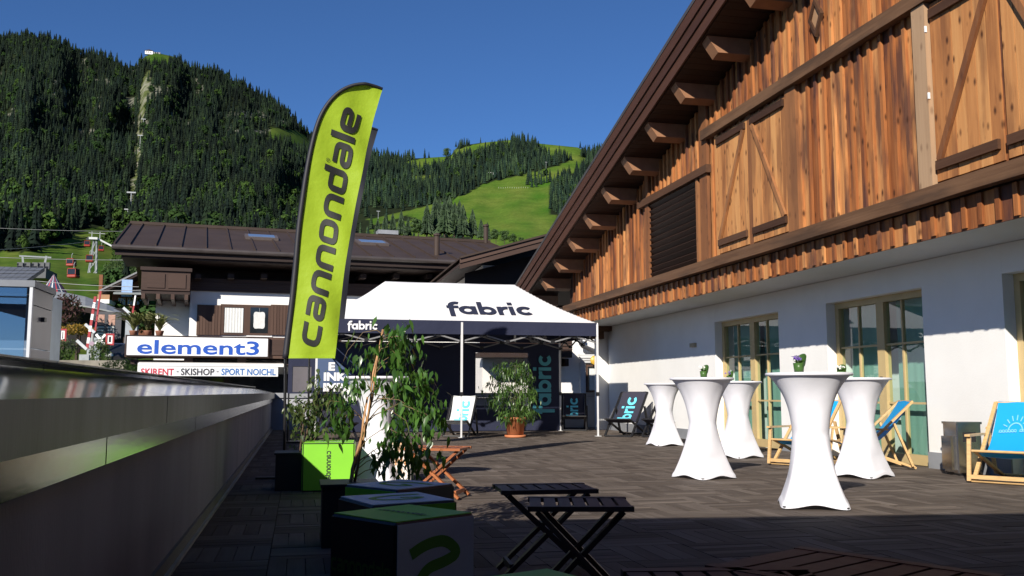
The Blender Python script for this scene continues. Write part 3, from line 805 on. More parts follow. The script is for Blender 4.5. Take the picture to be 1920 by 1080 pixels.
# unseen canopy added to block sky over the viewer; its edge draws the shade line
def canopy():
    t=thing('added_shade_canopy','unseen timber canopy added over the near terrace end to deepen its shade','canopy',(0,0,0))
    z=3.0; zt=z+.14
    def ey(x): return 6.62-1.564*zt-(x+1.0902*zt-3.7)*.127
    x0,x1=-7.5,6.4
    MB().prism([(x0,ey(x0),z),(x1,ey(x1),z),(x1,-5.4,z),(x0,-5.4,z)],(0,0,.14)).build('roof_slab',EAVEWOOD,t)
    for x in (-.9,1.9,4.4): MB().box((x-.07,-3.2,0),(x+.07,-3.06,z)).build('post',DARKWOOD,t)
    MB().box((x0,-3.21,z-.22),(x1,-3.05,z-.001)).build('beam',DARKWOOD,t)
canopy()
# upper storey closing walls behind the gable
MB().box((XO+.2,-6,2.71),(XW+8,22.8,3.3)).build('upper_floor',WALLW,barn)

# ------------------------------------------------------------------ house behind the viewer whose roof edge shades the near deck
def rear_house():
    t=thing('rear_guest_house','white guest house standing behind the camera, shading the near deck','building',(0,0,0))
    # eave line tuned to the shade edge
    z=6.8; k=1.0902; off=1.564
    x0,x1=-2.5,14
    def ey(x): return 6.62-off*(z+.22)-(x+k*(z+.22)-3.7)*.127
    pts=[(x0,ey(x0)),(x1,ey(x1)),(x1,ey(x1)-9),(x0,ey(x0)-9)]
    MB().prism([(x,y-.5,-1) for x,y in pts],(0,0,z+.6)).build('wall',WALLW,t)
    MB().prism([(x0-.3,ey(x0),z),(x1+.3,ey(x1),z),(x1+.3,ey(x1)-10,z),(x0-.3,ey(x0)-10,z)],(0,0,.22)).build('roof_slab',EAVEWOOD,t)
rear_house()
# ------------------------------------------------------------------ shop house across the street
A_E=math.atan2(.1,.995); P_E=atY(300,736,35.0); P_E.z=-1.0
uE=Vector((math.cos(A_E),math.sin(A_E),0)); nE=Vector((-math.sin(A_E),math.cos(A_E),0))
def E(px,py,dy=0):
    r=ray(px,py); o=P_E+nE*dy; k=(o-EYE).dot(nE)/r.dot(nE); p=EYE+r*k
    return (p-P_E).dot(uE), p.z-P_E.z
shop=thing('shop_house','brown and white alpine shop house with dark metal roof behind the green flag','building',P_E,A_E)
def ebox(name,mt,px0,py0,px1,py1,y0,y1,parent=shop,ref=None):
    """box whose front face (local y=y0) covers the given picture rectangle"""
    a=E(px0,py0,y0); b=E(px1,py1,y0); m=MB(); m.box((min(a[0],b[0]),y0,min(a[1],b[1])),(max(a[0],b[0]),y1,max(a[1],b[1])))
    return m.build(name,mt,parent)
ROOFM=plain('shop_roof_metal',(.052,.036,.029),.6,.12,1.2,.1,12,spec=.2)
CREAM=plain('shop_white_render',(.80,.79,.77),.85,.04,1.5,.2,60)
DKW=wood('shop_dark_wood',[(.1,(.022,.014,.012)),(.9,(.045,.028,.024))],0,.5,.7)
GLD=plain('dark_window_glass',(.015,.018,.02),.08,.2,3,spec=.8)
def shop_house():
    xl=E(287,600,0)[0]; xm=E(355,600,0)[0]; xr=E(1010,560,0)[0]
    zb=0; z_w=E(450,548,0)[1]; z_e=E(400,480,0)[1]
    MB().box((xm,0,0),(xr,10,z_w)).build('wall',CREAM,shop)
    MB().box((xl,1.6,0),(xm+.05,10,z_w+.1)).build('side_wall',CREAM,shop)
    # upper floor: timber band and recessed dark wall
    zt=E(450,524,-.12)[1]
    nb=5; h=(zt-z_w)/nb
    for k in range(nb): MB().box((xm-.02,-.12-(.01 if k%2 else 0),z_w+k*h+.004),(xr,-.001,z_w+(k+1)*h)).build('timber_band_board',BROWNPAINT,shop,loc=(xm,0,z_w+k*h))
    MB().box((xl,1.0,z_w),(xr,9.9,E(400,474,1)[1])).build('upper_wall',DKW,shop)
    for px in range(365,1000,62):
        a=E(px,519,-.6); MB().box((a[0],-.75,a[1]-.06),(a[0]+.22,.9,a[1]+.10)).build('bracket',DKW,shop)
    a=E(290,483,.97); b=E(312,500,.97); MB().box((a[0],.96,b[1]),(b[0],1.0,a[1])).build('white_panel',CREAM,shop)
    # balcony
    a=E(266,500,-1.1); b=E(356,546,-1.1)
    bal=MB().box((a[0],-1.1,b[1]),(b[0],-1.02,a[1]-.12)).build('balcony',BROWNPAINT,shop)
    MB().box((a[0],-1.099,b[1]),(a[0]+.08,1.6,a[1]-.12)).build('balcony_end',BROWNPAINT,bal)
    MB().box((a[0]-.04,-1.18,a[1]-.12),(b[0]+.05,-.95,a[1])).build('handrail',DKW,bal)
    MB().box((a[0],-1.05,b[1]-.12),(b[0],1.6,b[1]-.001)).build('balcony_floor',DKW,bal)
    for k,f in enumerate((.12,.55)):
        w_=(b[0]-a[0]); MB().box((a[0]+w_*f,-1.13,b[1]+.08),(a[0]+w_*(f+.36),-1.101,a[1]-.22)).build('balcony_panel',BROWNPAINT,bal)
    for f in (.05,.35,.65,.93):
        x=a[0]+(b[0]-a[0])*f; MB().box((x-.06,-1.08,b[1]-.30),(x+.06,1.6,b[1]-.121)).build('joist',BROWNPAINT,bal)
    # roof
    ye,yr=-1.6,5.2
    e0=E(216,459,ye); ze=E(400,466,ye)[1]; zr=E(500,433,yr)[1]; x0=e0[0]; x1=E(1015,470,ye)[0]
    th=.10
    MB().prism([(x0,ye,ze),(x0,yr,zr),(x0,yr,zr-th),(x0,ye,ze-th)],(x1-x0,0,0)).build('roof',ROOFM,shop)
    MB().prism([(x0,yr,zr),(x0,yr+7,ze),(x0,yr+7,ze-th),(x0,yr,zr-th)],(x1-x0,0,0)).build('roof_back',ROOFM,shop)
    MB().box((x0-.04,yr-.12,zr-.02),(x1,yr+.12,zr+.10)).build('ridge_cap',ROOFM,shop)
    MB().prism([(x0-.06,ye,ze-.2),(x0-.06,ye,ze+.05),(x0-.06,yr,zr+.05),(x0-.06,yr,zr-.2)],(.058,0,0)).build('verge_board',DKW,shop)
    MB().tube([(x0-.1,ye-.09,ze-.11),(x1,ye-.09,ze-.11)],.085,8).build('gutter',plain('gutter_metal',(.06,.05,.047),.4,.2,2),shop)
    MB().box((x0,ye+.01,ze-.36),(x1,ye+.08,ze-.11)).build('fascia',DKW,shop)
    MB().box((x0+.2,ye+.1,ze-.42),(x1,1.0,ze-.36)).build('eave_underside',DKW,shop)
    x=x0+.45
    sl=(zr-ze)/(yr-ye)
    seam=MB().prism([(-.022,ye,ze),(.022,ye,ze),(.022,ye,ze+.06),(-.022,ye,ze+.06)],(0,yr-ye-.12,(yr-ye-.12)*sl)).mesh('roof_seam',ROOFM)
    while x<x1: ob('roof_seam',seam,shop,(x,0,0)); x+=.82
    def on_roof(px,py):
        # intersect picture ray with roof plane
        lo,hi=ye,yr
        for _ in range(40):
            md=(lo+hi)/2; a=E(px,py,md); 
            if a[1]>ze+sl*(md-ye): lo=md
            else: hi=md
        a=E(px,py,md); return a[0],md,a[1]
    for px,py in ((490,447),(697,457)):
        c=on_roof(px,py); M=Matrix.Translation(c)@Matrix.Rotation(math.atan(sl),4,'X')
        sk=MB().box((-.62,-.55,.0),(.62,.55,.10),M).build('skylight',plain('skylight_frame',(.10,.08,.075),.5),shop)
        MB().box((-.5,-.42,.101),(.5,.42,.112),M).build('skylight_pane',plain('skylight_glass',(.25,.32,.42),.06,.1,2,spec=.9,metal=.4),sk)
    for px,py,h in ((819,478,.75),(911,455,.75)):
        c=on_roof(px,py) if py<480 else (E(px,470,2)[0],2,ze+sl*(2-ye)); m=MB(); m.tube([(c[0],c[1],c[2]-.1),(c[0],c[1],c[2]+h)],.11,10); m.lathe([(.15,0),(.15,.06),(.02,.12)],10,(c[0],c[1],c[2]+h)); m.build('vent_pipe',ROOFM,shop)
    c=E(725,434,yr+.4); MB().box((c[0]-.45,yr,c[1]-.18),(c[0]+.45,yr+.6,c[1])).build('chimney_cap',plain('chimney_metal',(.25,.26,.28),.4,.1),shop)
    # window with shutters
    def win(p0,q0,p1,q1,name='window'):
        fr=ebox(name,BROWNV,p0,q0,p1,q1,-.08,-.001)
        return fr
    fr=win(414,570,507,629)
    LACE=plain('lace_curtain',(.62,.63,.62),.9,.18,9,stretch=(14,14,1))
    for (a,b,kind) in ((421,456,0),(470,502,1)):
        ebox('pane',GLD,a,576,b,625,-.084,-.0805,fr)
        p=E(a+1,577,-.088); q=E(b-1,624,-.088); w_=q[0]-p[0]; h=p[1]-q[1]
        if kind==0:
            MB().grid(lambda u,v:(p[0]+w_*u,-.09-.006*math.sin(u*40),q[1]+h*v),40,1).build('curtain',LACE,fr,True)
        else:
            def f(u,v):
                a_=2*math.pi*u; r=v*(1+.22*math.cos(4*a_)**2*0+.30*abs(math.sin(2*a_))**3)
                return (p[0]+w_/2+math.cos(a_)*r*w_*.33,-.09,q[1]+h*.5+math.sin(a_)*r*h*.33)
            MB().grid(f,48,1).build('lace_panel',LACE,fr)
            MB().beam((p[0]+w_/2,-.09,p[1]),(p[0]+w_/2,-.09,q[1]+h*.8),.012,.004).build('lace_cord',LACE,fr)
    ebox('sill',WHITEP,462,629,510,632,-.2,-.001)
    for a,b in ((370,413),(508,552)):
        s=ebox('window_shutter',BROWNV,a,571,b,629,-.07,-.001); p=E(a,571,-.1); q=E(b,629,-.1); n=8; w_=(q[0]-p[0])/n
        for k in range(n): MB().box((p[0]+k*w_+.006,-.1,q[1]+.01),(p[0]+(k+1)*w_-.006,-.0705,p[1]-.01)).build('shutter_slat',BROWNV,s)
    # sign level balcony front
    p=E(235,631,-1.5); q=E(640,672,-1.5)
    bb=MB().box((p[0],-1.46,q[1]-.03),(q[0],.0,p[1]+.06)).build('lower_balcony',BROWNV,shop)
    for a in (506,575): ebox('balcony_panel',BROWNPAINT,a,637,a+28,666,-1.50,-1.461,bb)
    p=E(245,674,-1.2); q=E(640,686,-1.2); MB().box((p[0],-1.2,q[1]),(q[0],0,p[1]-.01)).build('lower_beam',DKW,shop)
    for px in (345,445): ebox('joist',DKW,px,670,px+16,690,-1.40,-1.201)
    # shop front under the awning
    p=E(258,700,-.06); q=E(640,800,-.06); MB().box((p[0],-.06,.05),(q[0],-.001,p[1])).build('shop_front',GLD,shop)
    for px in (300,420,540): ebox('shop_mullion',DKW,px,700,px+6,790,-.12,-.061)
shop_house()
BLUE=plain('sign_blue',(.012,.075,.40),.5,.05); SIGNW=plain('sign_white',(.82,.83,.84),.4,.03)
def shop_signs():
    t=thing('shop_sign','white shop sign board with bold blue element3 lettering','sign',P_E,A_E)
    p=E(238,630,-1.62); q=E(502,669,-1.62)
    m=MB().cbox((p[0],-1.62,q[1]),(q[0],-1.505,p[1]),.012).build('board',SIGNW,t)
    fr=MB(); e=.035
    fr.box((p[0]-e,-1.63,q[1]-e),(q[0]+e,-1.51,q[1]-.001)); fr.box((p[0]-e,-1.63,p[1]+.001),(q[0]+e,-1.51,p[1]+e)); fr.box((p[0]-e,-1.63,q[1]),(p[0]-.001,-1.51,p[1])); fr.box((q[0]+.001,-1.63,q[1]),(q[0]+e,-1.51,p[1]))
    fr.build('frame',DKW,t)
    a=E(257,650,-1.63); b=E(486,650,-1.63)
    o=text_obj('element3','lettering',BLUE,t,.80,Matrix.Identity(4),.014,1.0,space=1.0)
    bb=[Vector(c) for c in o.bound_box]; wx=max(c.x for c in bb)-min(c.x for c in bb); mx=(max(c.x for c in bb)+min(c.x for c in bb))/2; my=(max(c.y for c in bb)+min(c.y for c in bb))/2; hy=max(c.y for c in bb)-min(c.y for c in bb)
    th=E(300,638,-1.63)[1]-E(300,665,-1.63)[1]
    S=Matrix.Diagonal(((b[0]-a[0])/wx,th/hy,1,1))@Matrix.Translation((-mx,-my,0))
    o.data.transform(facing(((a[0]+b[0])/2,-1.626,E(370,651.5,-1.63)[1]),(1,0,0),(0,0,1))@S)
    t=thing('shop_awning','white awning strip reading SKIRENT - SKISHOP - SPORT NOICHL under the large sign','awning',P_E,A_E)
    p=E(258,686,-2.3); q=E(521,706,-2.3)
    MB().box((p[0],-2.3,q[1]),(q[0],-2.285,p[1])).build('valance',SIGNW,t)
    pp=E(258,685.5,-2.3); q2=E(535,681,-2.3)
    MB().prism([(p[0],-2.32,p[1]+.003),(p[0],-2.2,p[1]+.10),(p[0],-.02,p[1]+.25),(p[0],-.02,p[1]+.2),(p[0],-2.2,p[1]+.003)],(q2[0]-p[0],0,0)).build('awning_cloth',plain('awning_cloth',(.72,.70,.66),.8,.06,2),t)
    RED=plain('sign_red',(.50,.03,.06),.5); GRY=plain('sign_dark',(.04,.04,.05),.5); BL2=plain('sign_midblue',(.05,.16,.42),.5)
    for body,mt,x0,x1 in (('SKIRENT',RED,264,326),('-',GRY,331,335),('SKISHOP',GRY,339,402),('-',GRY,406,410),('SPORT NOICHL',BL2,415,517)):
        a=E(x0,697,-2.31); b=E(x1,697,-2.31); o=text_obj(body,'lettering',mt,t,.3,Matrix.Identity(4),.007)
        bb=[Vector(c) for c in o.bound_box]; wx=max(c.x for c in bb)-min(c.x for c in bb); mx=(max(c.x for c in bb)+min(c.x for c in bb))/2; my=(max(c.y for c in bb)+min(c.y for c in bb))/2; hy=max(c.y for c in bb)-min(c.y for c in bb)
        hh=(E(300,691,-2.31)[1]-E(300,704,-2.31)[1]) if body!='-' else .03
        o.data.transform(facing(((a[0]+b[0])/2,-2.306,a[1]),(1,0,0),(0,0,1))@Matrix.Diagonal(((b[0]-a[0])/wx,hh/hy,1,1))@Matrix.Translation((-mx,-my,0)))
shop_signs()
def strap_plant(name,label,px,py,dy,rad,h,n,seed,group):
    rr=random.Random(seed); a=E(px,py,dy); loc=P_E+uE*a[0]+nE*dy; loc.z=P_E.z+a[1]
    t=thing(name,label,'plant',loc,A_E,group)
    MB().lathe([(.10,0),(.14,.16),(.15,.18),(.13,.18),(.11,.15)],14).build('pot',plain('terracotta_dull',(.30,.13,.08),.8,.15),t,True)
    m=MB()
    for k in range(n):
        an=rr.uniform(0,6.28); L=rad*rr.uniform(.6,1.1); hh=h*rr.uniform(.6,1.1); wd=rr.uniform(.03,.055)
        d=Vector((math.cos(an),math.sin(an),0)); s=Vector((-d.y,d.x,0)); P=[]
        for i in range(6):
            u=i/5; c=d*(L*u**1.2)+Vector((0,0,.16+hh*(1.9*u-1.25*u*u))); ww=wd*(1-u)**.7*(1 if i else .6)
            P+=[c-s*ww,c+s*ww+Vector((0,0,.008))]
        m.add(P,[(2*i,2*i+1,2*i+3,2*i+2) for i in range(5)])
    m.build('leaves',leafmat('agave_leaf',(.10,.12,.03),(.24,.24,.10),.6,.15),t)
strap_plant('strap_leaf_plant','bushy strap-leaved plant at the left end above the blue-lettered sign',250,630,-1.2,.75,.85,80,3,'plants above the shop sign')
strap_plant('strap_leaf_plant','spiky strap-leaved plant second from the left above the blue-lettered sign',276,630,-1.15,.62,.80,60,4,'plants above the shop sign')
strap_plant('strap_leaf_plant','thin upright plant nearest the white wall above the blue-lettered sign',299,630,-1.2,.65,.75,36,5,'plants above the shop sign')

# ------------------------------------------------------------------ town house at the far end of the terrace
def town_house():
    Y=29.0
    t=thing('town_house','white town house with moulded window and brown balcony beyond the rear wall','building',(0,0,0))
    def T(px,py,dy=0): return atY(px,py,Y+dy)
    a=T(905,560); b=T(1185,740)
    MB().box((a.x,Y,-1),(b.x+1.5,Y+8,T(1000,500).z)).build('wall',CREAM,t)
    # gable roof rising to the right
    p=T(862,492,-1.4); q=T(1025,449,-1.4); q=Vector((q.x+2.6,q.y,q.z+(q.z-p.z)/(q.x-p.x)*2.6))
    for k,(z0,z1,x) in enumerate(((-.20,-.02,0),(-.03,.12,-.04),(.11,.17,-.10))):
        MB().prism([(p.x,p.y+x,p.z+z0),(q.x,p.y+x,q.z+z0),(q.x,p.y+x,q.z+z1),(p.x,p.y+x,p.z+z1)],(0,.05 if k<2 else 9,0)).build('barge_board' if k<2 else 'roof',BROWNPAINT if k<2 else ROOFM,t)
    MB().prism([(p.x,p.y+.06,p.z-.10),(q.x,p.y+.06,q.z-.10),(q.x,p.y+.06,q.z-.02),(p.x,p.y+.06,p.z-.02)],(0,8,0)).build('roof_underside',DKW,t)
    MB().prism([(p.x+.4,Y-.02,3),(q.x,Y-.02,3),(q.x,Y-.02,q.z-.3),(p.x+.4,Y-.02,p.z-.15)],(0,.015,0)).build('gable_boarding',DKW,t)
    # brown balcony
    a=T(900,634,-1.2); b=T(1073,662,-1.2); bl=MB().box((a.x,Y-1.2,b.z),(b.x,Y-1.12,a.z)).build('balcony',BROWNPAINT,t)
    MB().box((b.x-.08,Y-1.119,b.z),(b.x,Y-.001,a.z)).build('balcony_end',BROWNPAINT,bl)
    MB().box((a.x,Y-1.19,b.z-.14),(b.x,Y-.001,b.z-.002)).build('balcony_floor',DKW,bl)
    for z in (.25,.5,.75): MB().box((a.x,Y-1.225,b.z+(a.z-b.z)*z-.01),(b.x,Y-1.2005,b.z+(a.z-b.z)*z+.012)).build('balcony_board_joint',DKW,bl)
    for px in (1050,1063): 
        c=T(px,668,-.4); MB().box((c.x-.06,Y-.4,b.z-.38),(c.x+.06,Y-.001,b.z-.145)).build('bracket',DKW,bl)
    # window and moulding
    STU=plain('stucco_moulding',(.55,.56,.58),.8,.08,4)
    a=T(1098,684); b=T(1122,736); fr=MB().box((a.x,Y-.06,b.z),(b.x,Y-.001,a.z)).build('window',BROWNV,t)
    MB().box((a.x+.05,Y-.066,b.z+.06),(b.x-.05,Y-.061,a.z-.06)).build('pane',GLD,fr)
    MB().grid(lambda u,v:(a.x+.1+(b.x-a.x-.2)*u,Y-.071-.004*math.sin(u*50),b.z+.08+(a.z-b.z-.2)*v),24,1).build('curtain',plain('lace_curtain',(.62,.63,.62),.9),fr,True)
    a=T(1086,680); b=T(1096,737); md=MB().box((a.x,Y-.12,b.z),(b.x,Y-.001,a.z)).build('moulding',STU,t)
    for k in range(4):
        c=T(1082+k*1.0,664+k*4.2); d=T(1130,668+k*4.2)
        MB().box((c.x,Y-.24+.03*k,d.z),(d.x,Y-.121,c.z-.012)).build('cornice_step',STU,md)
    a=T(1113,676,-.15); m=MB(); m.lathe([(.0,-.05),(.13,-.03),(.16,0),(.13,.03),(0,.05)],16,cap=False); me=m.mesh('gilded_knob',plain('gilded',(.62,.38,.05),.4,.15),True)
    o=ob('gilded_knob',me,t,(a.x,Y-.3,a.z)); o.rotation_euler=(math.pi/2,0,0)
    # down pipe
    c=[T(1088,626,-.4),T(1089,644,-.4),T(1093,649,-.3),T(1118,660,-.12),T(1121,664,-.1),T(1121,745,-.1)]
    MB().tube(c,.075,8).build('down_pipe',plain('down_pipe_grey',(.10,.10,.11),.5),t,True)
town_house()

# ------------------------------------------------------------------ left background, street level and cable car
ASPH=plain('asphalt',(.055,.055,.058),.9,.25,1.2)
def at(px,py,d): return atD(px,py,d)
def slab(name,mt,parent,pts,vec): return MB().prism(pts,vec).build(name,mt,parent)
def lift_box():
    Y1,Y2=14.0,15.1
    a=atY(62,530,Y1); X1=a.x; zt=a.z; X0=X1-4.5
    t=thing('glass_lift_shaft','glass and grey metal lift enclosure beyond the parapet at the left edge','lift shaft',(0,0,0))
    MET=plain('lift_panel_metal',(.17,.165,.185),.35,.12,2,metal=.35)
    zs=[-.9,.55,.72,1.0,1.55,2.15,zt-.06]
    for z0,z1 in zip(zs,zs[1:]): MB().box((X1-.05,Y1+.05,z0+.006),(X1,Y2,z1-.006)).build('side_panel',MET,t)
    MB().box((X0,Y1-.02,zt-.06),(X1+.03,Y2+.05,zt+.03)).build('roof_cap',plain('lift_cap_metal',(.16,.17,.19),.4,.1,metal=.3),t)
    G=glass('lift_glass',(.62,.70,.78),5.0,1.5)
    xs=[X0,X1-3.0,X1-2.0,X1-1.0,X1-.06]; zg=[-.9,.75,2.25,zt-.065]
    for i in range(4):
        for j in range(3): MB().box((xs[i]+.012,Y1,zg[j]+.01),(xs[i+1]-.012,Y1+.012,zg[j+1]-.01)).build('glass_pane',G,t)
    for x in xs[1:4]: MB().box((x-.012,Y1-.004,-.9),(x+.012,Y1+.06,zt-.065)).build('mullion',plain('lift_mullion',(.6,.62,.65),.35,.05,metal=.4),t)
    MB().box((X1-.035,Y1-.012,-.9),(X1+.006,Y1+.049,zt-.065)).build('corner_post',plain('lift_post',(.55,.57,.60),.35,.05),t)
    MB().box((X0,Y2-.04,-.9),(X1-.051,Y2,zt-.07)).build('back_panel',plain('sky_pale_panel',(.50,.55,.64),.6,.08,2),t)  # pale blue stands in for sky reflected in the glass
    for z in (1.95,1.25): MB().box((X1+.001,Y1+.5,z),(X1+.05,Y1+.62,z+.06)).build('bracket',BLACKM,t)
lift_box()
def left_town():
    # dark tiled roof house
    t=thing('tiled_roof_house','low house with blue-grey tiled roof behind the glass lift shaft','house',(0,0,0))
    d=38; TL=plain('slate_tiles',(.13,.14,.16),.5,.15,3,spec=.6)
    P=[at(-120,497,d+3),at(84,503,d+3),at(50,527,d),at(-150,530,d)]
    slab('roof',TL,t,P,(0,0,-.12))
    n1=(P[1]-P[0]); n2=(P[3]-P[0])
    for i in range(16):
        for j in range(4):
            u0,u1=i/16+.002,(i+1)/16-.002; v0,v1=j/4+.01,(j+1)/4-.005
            q=lambda u,v:(P[0]*(1-u)+P[1]*u)*(1-v)+(P[3]*(1-u)+P[2]*u)*v
            MB().prism([q(u0,v0)+Vector((0,0,.02)),q(u1,v0)+Vector((0,0,.02)),q(u1,v1)+Vector((0,0,.045)),q(u0,v1)+Vector((0,0,.045))],(0,0,-.018)).build('roof_tile',TL,t)
    MB().box((at(-150,560,d).x,at(30,560,d).y+.5,-1),(at(40,560,d).x,at(30,560,d).y+6,at(40,527,d).z-.15)).build('wall',plain('sky_pale_panel',(.33,.37,.45),.6),t)
    # station canopy with grey metal roof
    t=thing('station_canopy','long low canopy with pale grey metal roof and deep dark underside','canopy',(0,0,0))
    d=70; GM=plain('canopy_metal',(.30,.31,.31),.5,.12,.6)
    top=[(70,543),(120,548),(160,556),(200,570),(246,590)]; bot=[(70,566),(120,569),(160,573),(200,581),(246,592)]
    for (a,b),(c,e) in zip(zip(top,top[1:]),zip(bot,bot[1:])):
        MB().prism([at(*a,d+9),at(*b,d+9-.0),at(*e,d),at(*c,d)],(0,0,-.1)).build('roof_sheet',GM,t)
    for (c,e) in zip(bot,bot[1:]):
        p,q=at(*c,d),at(*e,d); MB().prism([p+Vector((0,0,-.13)),q+Vector((0,0,-.13)),q+Vector((0,0,-.45)),p+Vector((0,0,-.45))],(0,.2,0)).build('fascia',DKW,t)
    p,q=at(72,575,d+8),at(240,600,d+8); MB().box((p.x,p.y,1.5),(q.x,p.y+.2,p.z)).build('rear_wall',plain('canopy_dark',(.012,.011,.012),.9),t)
    for px in (105,150,195,236): 
        c=at(px,600,d+2); MB().tube([(c.x,c.y,1.0),(c.x,c.y,at(px,580,d+2).z)],.12,8).build('post',DKW,t)
    # striped pyramid roof
    d=95; t=thing('striped_pavilion','pointed pavilion roof striped red white and navy above the canopy','pavilion',(0,0,0))
    ap=at(101,514,d); base=at(101,556,d); R=base.x-at(68,556,d).x; n=16
    cols=[plain('pav_red',(.45,.04,.05),.7),plain('pav_white',(.6,.6,.6),.7),plain('pav_navy',(.03,.05,.10),.7)]
    for k in range(n):
        a0,a1=2*math.pi*k/n,2*math.pi*(k+1)/n; am=(a0+a1)/2
        p=lambda a,r:Vector((base.x+R*r*math.cos(a),base.y+R*r*math.sin(a),base.z))
        for (s0,s1,c) in ((0,.3,0 if k%2 else 1),(.3,1,2)):
            b0,b1=a0+(a1-a0)*s0,a0+(a1-a0)*s1
            MB().add([ap,p(b0,1),p(b1,1)],[(0,1,2)]).build('roof_stripe',cols[c],t)
    MB().lathe([(R*.9,-4),(R*.9,-.05)],16,(base.x,base.y,base.z)).build('wall',plain('pav_wall',(.08,.09,.09),.8),t)
    # chalet
    d=92; t=thing('wooden_chalet','brown timber chalet with lit wooden windows left of the shop house','chalet',(0,0,0))
    CW=wood('chalet_wood',[(.1,(.10,.035,.018)),(.9,(.22,.085,.035))],0,.3,.7)
    a=at(210,560,d); b=at(330,640,d); MB().box((a.x,a.y,0),(b.x+3,a.y+9,at(250,545,d).z)).build('wall',CW,t)
    pk=at(262,508,d-2); l=at(186,545,d-2); r=at(345,556,d-2)
    for p,q in ((pk,l),(pk,r)):
        MB().prism([p,q,q+Vector((0,0,-.35)),p+Vector((0,0,-.35))],(0,11,0)).build('roof',DKW,t)
        MB().prism([p+Vector((0,-.06,.06)),q+Vector((0,-.06,.06)),q+Vector((0,-.06,-.10)),p+Vector((0,-.06,-.10))],(0,.05,0)).build('roof_edge',plain('roof_edge_grey',(.25,.25,.25),.6),t)
    g1=at(225,545,d-.2); g2=at(320,545,d-.2); MB().prism([(g1.x,a.y-.02,g1.z),(g2.x,a.y-.02,g2.z),(pk.x,a.y-.02,pk.z-.4)],(0,.015,0)).build('gable',CW,t)
    p,q=at(214,543,d-2.5),at(300,552,d-2.5); MB().prism([(p.x,p.y+2.4,p.z+.2),(q.x,p.y+2.4,p.z+.2),(q.x,p.y-.3,q.z),(p.x,p.y-.3,q.z)],(0,0,-.15)).build('porch_roof',plain('porch_sheet',(.20,.22,.22),.5),t)
    WF=plain('window_frame_cream',(.55,.45,.25),.6)
    for px in (228,246,264):
        p,q=at(px-7,558,d-.4),at(px+7,572,d-.4); fr=MB().box((p.x,a.y-.14,q.z),(q.x,a.y-.001,p.z)).build('window',WF,t)
        w_=(q.x-p.x)/3
        for k in range(3):
            for z0,z1 in ((0,.45),(.52,.97)): MB().box((p.x+k*w_+.05,a.y-.15,q.z+.03+(p.z-q.z-.06)*z0),(p.x+(k+1)*w_-.05,a.y-.1405,q.z+.03+(p.z-q.z-.06)*z1)).build('pane',GLD,fr)
    p,q=at(183,552,d-3),at(206,562,d-3); bl=MB().box((p.x,p.y,q.z),(q.x,p.y+.1,p.z)).build('balcony',wood('chalet_pale_wood',[(.1,(.3,.16,.08)),(.9,(.42,.25,.14))],0,.3),t)
    MB().box((p.x,p.y-.05,q.z-.35),(q.x,p.y+3,q.z-.002)).build('balcony_floor',WHITEP,bl)
    p=at(185,540,d-2); MB().box((p.x,p.y,0),(p.x+.3,p.y+.3,p.z+1.2)).build('post',CW,t)
    c=at(238,540,d-2.6); MB().box((c.x-.45,c.y,c.z-.75),(c.x+.45,c.y+.1,c.z+.75)).build('blue_panel',plain('pale_blue',(.25,.38,.62),.5),t)
    # crossing barriers
    d=58; RED=plain('barrier_red',(.34,.022,.03),.5); 
    def barrier(px0,py0,px1,py1,label,n,dd,base=True):
        p,q=at(px0,py0,dd),at(px1,py1,dd); t=thing('crossing_barrier',label,'barrier',(p.x,p.y,0),0,'raised level crossing barriers'); o=Vector((p.x,p.y,0))
        for k in range(n):
            a_=p+(q-p)*(k/n)-o; b_=p+(q-p)*((k+1)/n)-o; MB().beam(a_,b_,.14 if n>2 else .09,.08,up=(0,1,0)).build('boom_stripe',RED if k%2==0 else WHITEP,t)
        if base:
            m=MB(); m.box((-.35,-.2,0),(.35,.35,p.z-.3)); m.build('drive_cabinet',plain('cabinet_grey',(.30,.33,.36),.5),t)
            MB().beam(p-o,p-o+Vector((-.55,0,.5)),.16,.16).build('counterweight',plain('cabinet_pale',(.5,.53,.56),.5),t)
    barrier(163,655,179,556,'raised red and white striped crossing barrier beside the railway cabinet',9,58)
    barrier(178,624,189,545,'raised dark red barrier pole just right of the striped one',1,60)
    barrier(248,592,254,554,'short red and white barrier pole before the wooden chalet',2,64)
    # crossing signals
    def signal(px0,py0,px1,py1,dd,side,label):
        p,q=at(px0,py1,dd),at(px1,py0,dd); w_=q.x-p.x; h=q.z-p.z; t=thing('crossing_signal',label,'signal',(p.x,p.y,0),0,'level crossing signals'); z=p.z
        fx0,fx1=(w_*.5,w_) if side<0 else (w_*.55,w_)
        fr=MB(); e=.09
        for a_,b_ in (((fx0,z),(fx1,z+e)),((fx0,z+h-e),(fx1,z+h)),((fx0,z+e),(fx0+e,z+h-e)),((fx1-e,z+e),(fx1,z+h-e))): fr.box((a_[0],-.06,a_[1]),(b_[0],.06,b_[1]))
        fr.build('red_frame',RED,t)
        MB().box((fx0+e,-.03,z+e),(fx1-e,.05,z+h-e)).build('signal_plate',WHITEP,t); MB().box((fx0+e*1.9,-.045,z+e*1.9),(fx1-e*1.9,-.031,z+h-e*1.9)).build('lamp_field',BLACKM,t)
        MB().beam((.03,0,z+.05),(fx0-.03,0,z+h-.05),.13,.03,up=(0,1,0)).build('cross_arm',WHITEP,t); MB().beam((.03,-.04,z+h-.05),(fx0-.03,-.04,z+.05),.13,.03,up=(0,1,0)).build('cross_arm',WHITEP,t)
        MB().tube([(fx0*.2,.05,0),(fx0*.2,.05,z+h)],.04,6).build('post',plain('cabinet_grey',(.30,.33,.36),.5),t)
    signal(96,617,127,640,56,-1,'red-framed crossing signal beside the grey lift shaft')
    signal(178,626,216,647,57,1,'red-framed crossing signal with white cross right of the striped barrier')
